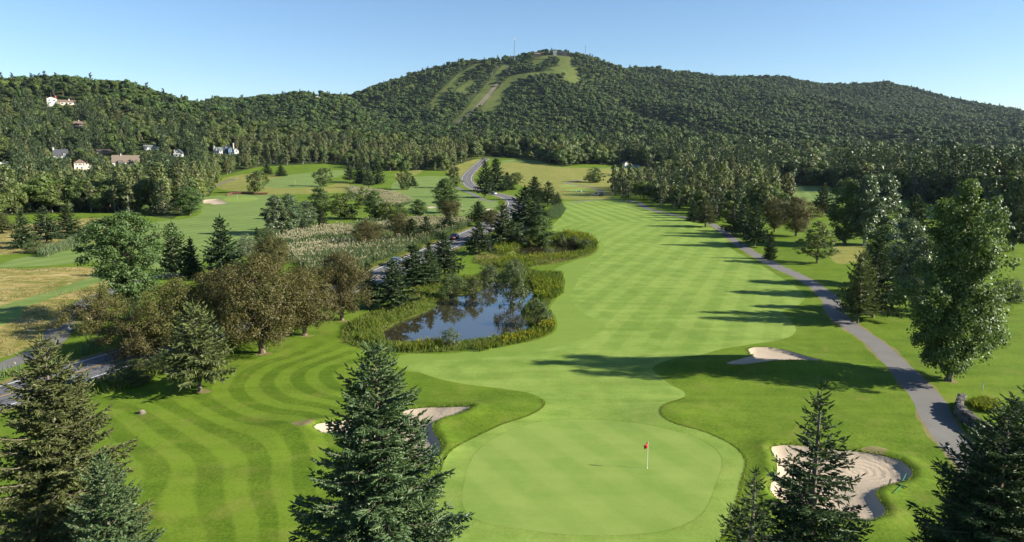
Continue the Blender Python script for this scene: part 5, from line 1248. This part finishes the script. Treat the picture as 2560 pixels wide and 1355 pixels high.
building('brown_bungalow', 'low brown bungalow behind the double gabled house', 260, 385, [D_(at=(0, 0), w=13, d=8, h=3.2, roof_h=1.6, ridge='x', over=1, wall=BROWNW, roof=DARKW, win=[(-3.5, 1.8, 2.6, 1.3), (0, 1.8, 1.3, 1.5), (3.6, 1.8, 1.6, 1.2)])], rz=.15)
building('double_gable_house', 'tan roofed house with two steep wings and white gable', 316, 412, [
    D_(at=(-5.5, 0), w=12, d=10, h=3.0, roof_h=6.2, ridge='x', wall=WHITE, roof=TANR, win=[(-2, 1.6, 2.4, 1.5), (2, 1.6, 2.4, 1.5)], chim=[(-4, -.5, 10.5, .7, STONEC)]),
    D_(at=(6.5, 1), w=10.5, d=10, h=3.0, roof_h=6.0, ridge='x', wall=BROWNW, roof=TANR, win=[(-1.5, 1.7, 2, 1.5), (2.5, 1.7, 1.6, 1.5)]),
    D_(at=(-4.5, -4.6), w=4.4, d=3, h=3.6, roof_h=1.0, flat=True, over=.2, wall=DARKW, roof=DARKW, win=[(0, 2.6, 3, .9)])], rz=-.1)
building('pale_green_house', 'low white house with pale roof above the gabled houses', 378, 374, [D_(at=(-2, 0), w=10, d=7, h=3.2, roof_h=1.5, ridge='x', wall=WHITE, roof=GREENR, win=[(-2.5, 1.8, 1.6, 1.3), (1.5, 1.8, 2, 1.3)], chim=[(-5, 0, 5.8, .8, BROWNW)]), D_(at=(5.5, -1), w=4.5, d=6, h=2.8, roof_h=.4, flat=True, over=.4, wall=WHITE, roof=WHITER, win=[(0, 1.5, 1.5, 1.2)])])
building('white_gable_house', 'white gable fronted house with dark roof and white chimney', 448, 391, [D_(at=(0, 0), w=8.6, d=10, h=3.2, roof_h=3.9, ridge='y', wall=WHITE, roof=SLATE, win=[(-.5, 4.4, 1.0, 1.7), (.8, 4.4, 1.0, 1.7), (-1, 1.4, 2, 1.8), (2.4, 1.4, 1.2, 1.8)], chim=[(-4.4, 0, 6.6, .9, WHITE)])], rz=-.25)
building('white_cottage', 'white cottage with grey green roof left of the blue house', 546, 384, [D_(at=(0, 0), w=9, d=7, h=4.2, roof_h=2.7, ridge='x', wall=WHITE, roof=GREENR, win=[(2.6, 2.6, 1.2, 1.5)], chim=[(-3.8, 0, 8.3, 1, WHITE)]), D_(at=(-.6, -3.5), w=3.6, d=2.4, h=4.2, roof_h=2.2, ridge='y', wall=WHITE, roof=GREENR, win=[(0, 4.6, .9, 1.1), (0, 2, 1.6, 1.8)])])
building('blue_house', 'blue and navy gabled house with white chimneys', 572, 384, [
    D_(at=(-1, 3), w=9.5, d=9, h=6.4, roof_h=3.2, ridge='y', wall=NAVY, roof=GREENR, win=[(-1.2, 6.6, 1.3, 1.3)], chim=[(5.4, 1, 11.4, 1.1, WHITE)]),
    D_(at=(2.4, -3), w=5.6, d=6, h=4.4, roof_h=2.8, ridge='y', wall=BLUEW, roof=GREENR, win=[(0, 4.2, 1.2, 2.2), (0, 1.4, 1.4, 1.6)]),
    D_(at=(8, 0), w=5, d=6, h=4.0, roof_h=2.2, ridge='y', wall=WHITE, roof=GREENR, win=[(0, 2.8, 1, 1.2)])])
building('white_roof_shed', 'white roofed building at the far left edge', 14, 416, [D_(at=(0, 0), w=11, d=7, h=3, roof_h=1.2, ridge='x', wall=GREYW, roof=WHITER, win=[(0, 1.6, 2, 1.2)])])
building('hill_cabin', 'tiny white house on the middle hill', 795, 245, [D_(at=(0, 0), w=12, d=8, h=4, roof_h=3.2, ridge='y', wall=WHITE, roof=SLATE, win=[(0, 3, 2, 2)], winr=[(0, 2, 2, 1.5)])])
building('village_house', 'white village houses with many chimneys below the ski run', 1230, 352, [D_(at=(-7, 0), w=11, d=8, h=5, roof_h=2.5, ridge='y', wall=WHITE, roof=WHITER, win=[(-2, 3, 1.5, 1.5), (2, 3, 1.5, 1.5)], chim=[(-4, 0, 9, 1.2, WHITE)]), D_(at=(5, 2), w=14, d=8, h=5.5, roof_h=2.5, ridge='x', wall=WHITE, roof=WHITER, win=[(-4, 3, 1.5, 1.6), (0, 3, 1.5, 1.6), (4, 3, 1.5, 1.6)], chim=[(-2, 0, 10, 1.2, WHITE), (6, 0, 10, 1.2, WHITE)])])
building('village_house', 'grey village house left of the meadow spruces, half hidden', 1370, 362, [D_(at=(0, 0), w=12, d=8, h=5, roof_h=3, ridge='x', wall=WHITE, roof=SLATE, win=[(-3, 3, 1.4, 1.6), (3, 3, 1.4, 1.6)])])
building('village_house', 'dark roofed village house with white gable dormers', 1480, 362, [D_(at=(-2, 0), w=12, d=8, h=4.5, roof_h=3.6, ridge='x', wall=GREYW, roof=SLATE, win=[(-3, 2.6, 1.4, 1.4)], chim=[(-1, 0, 9.2, .8, WHITE)]), D_(at=(5, -1), w=5.5, d=8, h=5.2, roof_h=3.2, ridge='y', wall=WHITE, roof=SLATE, win=[(0, 4, 1.4, 1.8)])])
building('village_house', 'blue roofed village house at the foot of the mountain', 1576, 356, [D_(at=(0, 0), w=15, d=9, h=4.5, roof_h=3, ridge='x', wall=GREYW, roof=GREENR, win=[(-4, 2.5, 1.6, 1.5), (4, 2.5, 1.6, 1.5)])])
building('white_roof_barn', 'white roofed barn alone in the right hillside forest', 1970, 388, [D_(at=(0, 0), w=11, d=9, h=3, roof_h=2.2, ridge='x', wall=GREYW, roof=WHITER, win=[(0, 1.6, 1.6, 1.2)])])
building('white_shed', 'narrow white shed at the edge of the golden meadow', 1563, 418, [D_(at=(0, 0), w=4.2, d=6, h=3.8, roof_h=1.5, ridge='y', wall=WHITE, roof=BROWNR, win=[])], rz=.5, cat='shed')
building('blue_shed', 'low blue grey shed right of the white shed', 1588, 419, [D_(at=(0, 0), w=8, d=4, h=2.6, roof_h=.3, flat=True, over=.2, wall=BLUEW, roof=SLATE, win=[(-2, 1.5, 1, 1), (2, 1.5, 1, 1)])], cat='shed')
building('summit_lodge', 'white summit lodge with flat overhanging roof on the mountain', 1398, 138, [
    D_(at=(-11, 0), w=10, d=12, h=10.5, flat=True, over=0, wall=WHITE, roof=WHITER), D_(at=(8, 3), w=26, d=16, h=7, flat=True, over=1.8, wall=BROWNW, roof=WHITER, win=[(-7, 4.6, 9, 2.6), (5, 4.6, 11, 2.6)])], cat='lodge')
building('summit_chalet', 'reddish brown lift station left of the summit lodge', 1344, 141, [D_(at=(0, 0), w=17, d=10, h=5, roof_h=4.5, hip=True, over=1, wall=BROWNW, roof=BROWNR, win=[(-4, 2.6, 2, 1.4), (4, 2.6, 2, 1.4)])], cat='lift station')

STEEL = pm('tower_steel', (.30, .34, .38), rough=.5, var=.05); RUST = pm('pole_grey', (.22, .21, .20), rough=.7)
def lattice(px, py, ty, name, label, wid, dish):
    x, y, z = ground(px, py); h = z_at(ty, y) - z; t = thing(name, label, 'tower', (x, y, z))
    m = MB(); n = 12
    f = lambda s: wid*(1 - .55*s)
    for a in range(3):
        ang = 2.094*a + .5; m.tube([(math.cos(ang)*f(0), math.sin(ang)*f(0), 0), (math.cos(ang)*f(1), math.sin(ang)*f(1), h)], [.35, .22], 4)
    for i in range(n):
        for a in range(3):
            a0, a1 = 2.094*a + .5, 2.094*(a+1) + .5; s0, s1 = i/n, (i+1)/n
            m.tube([(math.cos(a0)*f(s0), math.sin(a0)*f(s0), h*s0), (math.cos(a1)*f(s1), math.sin(a1)*f(s1), h*s1)], .14, 3)
    m.link('mast', STEEL, t)
    for s, r in dish:
        d = MB(); d.tube([(0, -f(s) - .3, h*s), (0, -f(s) - 1.1, h*s)], [r, r*.9], 8); d.link('dish', FRAME, t)
    a = MB(); a.tube([(0, 0, h), (0, 0, h*1.04)], .2, 4); a.link('antenna', STEEL, t)
lattice(1286, 160, 96, 'radio_tower', 'tall lattice radio tower on the mountain ridge', 2.2, [(.985, 1.8), (.94, 1.4)])
lattice(1463, 152, 112, 'radio_mast', 'slim radio mast right of the summit lodge', 1.1, [(.45, 1.9)])
def pylon(px, py, h, name, label, group):
    x, y, z = ground(px, py); t = thing(name, label, 'pylon', (x, y, z), 0, group)
    m = MB(); m.tube([(0, 0, -1), (0, 0, h)], [.45, .3], 6); m.link('pole', RUST, t)
    b = MB(); b.box((0, 0, h), (5.0, .4, .4)); b.link('crossarm', RUST, t)
for i, (a, b) in enumerate([(1243, 172), (1231, 188), (1218, 203), (1205, 217), (1188, 235), (1172, 253), (1157, 268), (1142, 282), (1128, 300)]):
    pylon(a, b, 11, 'lift_pylon', 'ski lift pylon beside the main ski run', 'lift pylons along the main ski run')
for a, b in [(862, 292), (868, 280), (858, 300)]: pylon(a, b, 14, 'utility_pole', 'utility pole in the gap left of the mountain', 'utility poles in the hill gap')

# ------------------------------------------------------------------ vehicles
RUB = pm('tyre_rubber', (.02, .02, .02), rough=.85); RIM = pm('wheel_rim', (.4, .4, .42), rough=.35, metal=.7); LAMP = pm('headlight_glass', (.7, .72, .75), rough=.15, spec=.6); TAIL = pm('tail_light', (.4, .02, .02), rough=.3)
def car(name, label, px, py, heading, paint, cat='car'):
    x, y, z = ground(px, py); t = thing(name, label, cat, (x, y, z + .02), heading)
    prof = [(-2.2, .35), (-2.25, .75), (-1.95, .98), (-1.0, 1.02), (.9, 1.0), (1.9, .90), (2.2, .70), (2.22, .35), (1.75, .22), (-1.75, .22)]
    m = MB(); n = len(prof)
    V = [(a, -.88, b) for a, b in prof] + [(a, .88, b) for a, b in prof]
    V = [(a, s*(.92 if b < .9 else .86), b) for (a, _, b), s in zip(V, [-1]*n + [1]*n)]
    m.add(V, [tuple(range(n))[::-1], tuple(range(n, 2*n))] + [(i, (i+1) % n, n + (i+1) % n, n + i) for i in range(n)])
    m.link('body', paint, t, True)
    g = [(-1.95, .98), (-1.35, 1.42), (.05, 1.46), (.95, 1.0)]; n = 4
    V = [(a, s*(.86 if b < 1.1 else .66), b) for s in (-1, 1) for a, b in g]
    gl = MB(); gl.add(V, [(0, 1, 2, 3), (7, 6, 5, 4), (0, 4, 5, 1), (1, 5, 6, 2), (2, 6, 7, 3)]); gl.link('cabin_glass', GLASS, t)
    rf = MB(); rf.box((-.65, 0, 1.465), (1.45, 1.3, .05)); rf.link('roof', paint, t)
    for wx in (-1.35, 1.38):
        for wy in (-.82, .82):
            w_ = MB(); w_.tube([(wx, wy - .1, .33), (wx, wy + .1, .33)], .33, 14); wo = w_.link('wheel', RUB, t)
            r_ = MB(); r_.tube([(wx, wy - .115, .33), (wx, wy + .115, .33)], .2, 10); r_.link('rim', RIM, wo)
    for wy in (-.62, .62):
        h_ = MB(); h_.box((2.19, wy, .68), (.1, .36, .16)); h_.link('headlight', LAMP, t)
        h_ = MB(); h_.box((-2.23, wy, .75), (.08, .34, .16)); h_.link('tail_light', TAIL, t)
    return t
def paint(k, c): return pm(k, c, rough=.25, spec=.6, var=.03)
def road_dir(px, py):
    x, y, _ = at(px, py); i = int(np.argmin((ROAD_CL[:, 0] - x)**2 + (ROAD_CL[:, 1] - y)**2)); j = min(i + 1, len(ROAD_CL) - 1); d = ROAD_CL[j] - ROAD_CL[j-1]
    n = np.array([-d[1], d[0]])/np.linalg.norm(d)
    return ROAD_CL[i], math.atan2(d[1], d[0]), n
def road_car(px, py, side, towards, label, pnt):
    c, a, n = road_dir(px, py); p = c + n*side
    u, v = project(p[0], p[1], float(Hd(p[0], p[1])[0]))
    t = car('car', label, px, py, a + (math.pi if towards else 0), pnt); t.location = (p[0], p[1], float(Hd(p[0], p[1])[0]) + .03)
road_car(1158, 598, 1.7, True, 'dark red car coming down the road beside the reeds', paint('dark_red_paint', (.10, .012, .015)))
road_car(1246, 486, 1.7, True, 'silver grey car on the upper road bend', paint('silver_paint', (.42, .44, .46)))
road_car(1000, 664, 1.7, True, 'dark blue car half hidden behind the roadside spruces', paint('blue_grey_paint', (.10, .12, .16)))
road_car(1212, 398, 1.7, True, 'black car at the top of the road', paint('black_paint', (.02, .02, .025)))
road_car(1291, 506, -1.7, False, 'white car passing behind the biggest spruce', paint('white_paint', (.7, .7, .7)))
def golf_cart(label, px, py, heading, pnt, roofm):
    x, y, z = ground(px, py); t = thing('golf_cart', label, 'golf cart', (x, y, z), heading)
    m = MB(); m.prism([(-1.2, .3), (-1.2, .8), (-.3, .85), (-.25, .45), (.5, .45), (.75, .95), (1.2, .75), (1.2, .3)], -.58, .58); m.link('body', pnt, t)
    s = MB(); s.box((-.55, 0, .95), (.5, 1.1, .2)); s.box((-.85, 0, 1.2), (.12, 1.1, .45)); s.link('seat', DARKW, t)
    r = MB(); r.box((-.2, 0, 1.86), (1.7, 1.2, .08)); r.link('roof', roofm, t)
    for a in (-.95, .72):
        for b in (-.54, .54):
            p = MB(); p.tube([(a, b, .8), (a - .08 if a > 0 else a, b, 1.83)], .03, 5); p.link('roof_post', RUST, t)
    for a in (-.8, .8):
        for b in (-.52, .52):
            w_ = MB(); w_.tube([(a, b - .1, .23), (a, b + .1, .23)], .23, 10); w_.link('wheel', RUB, t)
golf_cart('pale golf cart parked by the far tee', 1488, 489, -2.4, paint('cart_cream', (.5, .5, .48)), WHITER)
golf_cart('dark golf cart parked right of the pale one', 1502, 490, -2.2, paint('cart_dark', (.05, .055, .07)), DARKW)
golf_cart('golf cart driving on the path below the left woods', 588, 449, .3, paint('cart_tan', (.35, .3, .26)), DARKW)

# ------------------------------------------------------------------ people: two golfers on the far tee
SKIN = pm('skin', (.42, .27, .20), rough=.6); 
def person(label, px, py, heading, shirt, pants):
    x, y, z = ground(px, py); k = 1.0
    V = [(0,0,.95),(0,0,1.12),(0,.01,1.36),(0,0,1.50),(0,.02,1.56),(0,.03,1.68), (-.10,0,.90),(-.12,.02,.50),(-.13,-.02,.08),(-.13,.12,.04), (.10,0,.90),(.13,.03,.50),(.15,-.01,.08),(.15,.13,.04),
         (-.19,0,1.42),(-.24,.02,1.14),(-.16,.18,.95),(-.08,.26,.90), (.19,0,1.42),(.24,.03,1.14),(.16,.18,.96),(.06,.26,.90)]
    E = [(0,1),(1,2),(2,3),(3,4),(4,5),(0,6),(6,7),(7,8),(8,9),(0,10),(10,11),(11,12),(12,13),(2,14),(14,15),(15,16),(16,17),(2,18),(18,19),(19,20),(20,21)]
    Rr_ = [.15,.14,.16,.07,.065,.10,.095,.065,.045,.04,.095,.065,.045,.04,.065,.048,.036,.03,.065,.048,.036,.03]
    me = bpy.data.meshes.new('body'); me.from_pydata(V, E, []); me.update()
    o = bpy.data.objects.new('person', me); C.objects.link(o); o.location = (x, y, z); o.rotation_euler = (0, 0, heading); tag(o, label, 'person')
    sk = o.modifiers.new('skin', 'SKIN')
    if not me.skin_vertices: 
        bpy.context.view_layer.objects.active = o; bpy.ops.mesh.customdata_skin_add() if False else None
    lay = me.skin_vertices[0].data if me.skin_vertices else None
    if lay:
        for i, r in enumerate(Rr_): lay[i].radius = (r, r*.85)
        lay[0].use_root = True
    o.modifiers.new('smooth', 'SUBSURF').levels = 1
    g = NT('clothes'); sx = g.n('SeparateXYZ'); g.t.links.new(g.n('TexCoord').outputs['Object'], sx.inputs[0])
    c = g.mix(pants, shirt, g.math('GREATER_THAN', sx.outputs[2], .98)); c = g.mix(c, (.42, .27, .20), g.math('GREATER_THAN', sx.outputs[2], 1.51)); me.materials.append(g.done(g.bsdf(c, .8, .2)))
    cap = MB(); cap.tube([(0, .03, 1.71), (0, .03, 1.79), (0, .03, 1.81)], [.105, .09, .03], 8); cap.box((0, .15, 1.715), (.15, .14, .02)); cap.link('cap', FRAME, o)
    cl = MB(); cl.tube([(-.02, .27, .95), (.1, .75, .05)], .012, 4); cl.box((.13, .78, .03), (.12, .05, .06)); cl.link('golf_club', STEEL, o)
person('golfer in white shirt and dark trousers on the far tee, left of two', 1441, 484, 2.6, (.62, .63, .65), (.03, .03, .05))
person('golfer in pale blue shirt and grey trousers on the far tee, right of two', 1453, 484.5, 3.4, (.42, .52, .65), (.16, .16, .18))

# ------------------------------------------------------------------ course furniture
RED = pm('red_flag_cloth', (.55, .02, .025), rough=.6, var=.1); POLEW = pm('white_flagstick', (.75, .75, .72), rough=.4, var=.03); BLACK = pm('black_plastic', (.02, .02, .02), rough=.6); GRNP = pm('green_rake_handle', (.02, .20, .10), rough=.5)
def flag(label, px, py, h, cloth, rz=0.0):
    x, y, z = ground(px, py); t = thing('flagstick', label, 'golf flag', (x, y, z), rz)
    p = MB(); p.tube([(0, 0, -.05), (0, 0, h)], [.016, .012], 6); p.link('pole', POLEW, t)
    g = np.random.default_rng(3); n = 9; V = []; F = []
    for i in range(n):                         # cloth hanging in folds from the pole
        s = i/(n-1); sx = -.30*s - .02; dz = -.38*s**.8
        for j in range(6):
            q = j/5; V.append((sx*(1 - .15*q), .05*math.sin(s*7 + q*3), h - .02 + dz*(.9) - q*(.42 - .10*s)))
    for i in range(n-1):
        for j in range(5): F.append((i*6 + j, (i+1)*6 + j, (i+1)*6 + j + 1, i*6 + j + 1))
    c = MB(); c.add(V, F); co = c.link('flag', cloth, t, True); s_ = co.modifiers.new('thick', 'SOLIDIFY'); s_.thickness = .004
    k = MB(); k.tube([(0, 0, .012), (0, 0, .02)], .054, 14); k.link('cup', FRAME, t)
flag('white flagstick with red flag on the near putting green', 1618, 1171, 2.2, RED)
flag('flagstick with white flag on the far left green', 594, 499, 2.2, FRAME)
flag('flagstick with white flag on the upper left fairway', 738, 460, 2.2, FRAME)
flag('flagstick with white flag on the middle fairway green', 1156, 524, 2.2, FRAME)
def rake(label, px, py, rz):
    x, y, z = ground(px, py); t = thing('bunker_rake', label, 'rake', (x, y, z), rz)
    h = MB(); h.tube([(0, 0, .08), (1.5, 0, .05)], .02, 5); h.link('handle', GRNP, t)
    r = MB(); r.box((0, 0, .06), (.07, .75, .05)); [r.box((0, -.33 + .11*i, .02), (.03, .02, .07)) for i in range(7)]; r.link('rake_head', BLACK, t)
rake('green handled rake lying half in the raked bunker edge', 2256, 1206, .9)
rake('green handled rake lying on the grass below the raked bunker', 2254, 1222, 3.9)
def bollard(label, px, py):
    x, y, z = ground(px, py); t = thing('path_marker', label, 'marker', (x, y, z))
    b = MB(); b.tube([(0, 0, 0), (0, 0, .28)], [.13, .12], 10); b.link('base', pm('pale_blue_plastic', (.45, .60, .62), rough=.5), t)
    c = MB(); c.tube([(0, 0, .28), (0, 0, .42), (0, 0, .47)], [.17, .17, .10], 10); c.link('cap', BLACK, t)
bollard('small black capped marker on the cart path edge, the upper one', 2368, 1120); bollard('small black capped marker on the cart path edge, the lower one', 2397, 1149)
x, y, z = ground(2457, 975); t = thing('yardage_stake', 'thin pale blue stake standing in the right lawn', 'stake', (x, y, z)); m = MB(); m.tube([(0, 0, 0), (0, 0, .75)], .035, 6); m.link('post', pm('pale_stake', (.55, .62, .66)), t); m = MB(); m.tube([(0, 0, .75), (0, 0, .82)], [.04, .01], 6); m.link('tip', BLACK, t)
x, y, z = ground(355, 1033); t = thing('tree_stump', 'grey tree stump alone on the striped lawn', 'stump', (x, y, z)); m = MB(); m.tube([(0, 0, -.1), (0, 0, .05), (0, 0, .3), (.02, 0, .42)], [.62, .42, .33, .30], 11); m.link('stump_wood', M['bark_grey'], t); t.scale = (.8, .8, .6); m = MB(); m.tube([(0, 0, .42), (0, 0, .44)], [.29, .27], 11); m.link('cut_face', pm('cut_wood', (.30, .25, .18), rough=.8, scale=9), t)
x, y, z = ground(181, 828); t = thing('hole_sign', 'small white sign with dark emblem beside the left cart path', 'sign', (x, y, z), .35)
m = MB(); m.box((-.25, 0, .3), (.07, .07, .7)); m.box((.25, 0, .3), (.07, .07, .7)); m.link('sign_post', DARKW, t); m = MB(); m.box((0, -.05, .62), (.8, .05, .6)); s = m.link('sign_panel', FRAME, t); m = MB(); m.box((0, -.08, .62), (.36, .02, .3)); m.box((0, -.08, .40), (.5, .02, .05)); m.link('emblem', DARKW, s)
x, y, z = ground(146, 890); t = thing('birdbox_post', 'short dark post with a birdbox on top beside the left cart path', 'post', (x, y, z)); m = MB(); m.tube([(0, 0, 0), (0, 0, 1.5)], .05, 6); m.link('post', DARKW, t); m = MB(); m.box((0, 0, 1.65), (.24, .24, .3)); m.prism([(-.2, 1.8), (.2, 1.8), (0, 1.98)], -.2, .2); m.link('birdbox', BLACK, t)  # post carrying a small roofed birdbox, gives no light
# low brown retaining edge behind the far left green
cl = np.array(pix([(567, 489), (580, 486), (605, 485), (635, 487), (655, 486.5), (669, 486)])); t = thing('retaining_wall', 'low dark red timber edge behind the far left green', 'wall', (0, 0, 0))
for i in range(len(cl)-1):
    a, b = cl[i], cl[i+1]; za, zb = float(Hd(*a)[0]), float(Hd(*b)[0])
    for k in range(2):
        m = MB(); m.tube([(a[0], a[1], za + .3 + .52*k), (b[0], b[1], zb + .3 + .52*k)], .27, 4); m.link('timber', pm('red_timber', (.12, .05, .035), rough=.85), t)
# dry stone wall beside the cart path: every stone a part
STM = [simple('wall_stone', (.12, .108, .098), .9, .15, .35, 3.0, .03), simple('wall_stone_dark', (.065, .06, .055), .9, .15, .3, 3.0, .03)]
def stone_mesh(seed):
    g = random.Random(seed); bm = bmesh.new(); bmesh.ops.create_cube(bm, size=1.0); bmesh.ops.subdivide_edges(bm, edges=bm.edges[:], cuts=1, use_grid_fill=True)
    for v in bm.verts:
        l = v.co.length; v.co *= (.55 + .25*g.random())/l*1.0 if l > .6 else (1.02 + .12*g.random()); v.co += Vector((g.uniform(-.05, .05), g.uniform(-.05, .05), g.uniform(-.05, .05)))
    me = bpy.data.meshes.new('stone'); bm.to_mesh(me); bm.free(); me.materials.append(STM[seed % 2]); return me
SM_ = [stone_mesh(i) for i in range(8)]
wl = spline(pix([(2402, 1012), (2396, 1030), (2408, 1052), (2440, 1075), (2475, 1098), (2520, 1125)]), False, .62)
x, y, z = wl[0][0], wl[0][1], float(Hd(*wl[0])[0]); t = thing('stone_wall', 'curved dry stone wall beside the cart path at the right', 'wall', (x, y, z))
gs = random.Random(4)
for i, p in enumerate(wl):
    dq = wl[min(i+1, len(wl)-1)] - wl[max(i-1, 0)]; a = math.atan2(dq[1], dq[0])
    for k in range(3):
        o = bpy.data.objects.new('stone', SM_[gs.randrange(8)]); C.objects.link(o); o.parent = t
        off = .31*(k % 2); o.location = (p[0] - x + math.cos(a)*off + gs.uniform(-.05, .05), p[1] - y + math.sin(a)*off + gs.uniform(-.09, .09), float(Hd(*p)[0]) - z + .16 + .34*k)
        o.scale = (.74*gs.uniform(.85, 1.3), .62*gs.uniform(.8, 1.2), .46*gs.uniform(.85, 1.2)); o.rotation_euler = (gs.uniform(-.15, .15), gs.uniform(-.12, .12), a + gs.uniform(-.25, .25))

# ------------------------------------------------------------------ air: thin even haze over the whole valley
hz = NT('haze_air'); pv = hz.n('VolumePrincipled'); pv.inputs['Color'].default_value = (.62, .80, 1.0, 1); pv.inputs['Density'].default_value = HAZE; pv.inputs['Anisotropy'].default_value = .2
hz.t.links.new(pv.outputs[0], hz.out.inputs['Volume'])
m = MB(); m.box((0, 1600, 168), (8700, 3500, 346)); tag(m.link('haze', [hz.m]), 'thin bluish haze in the valley air', kind='stuff')
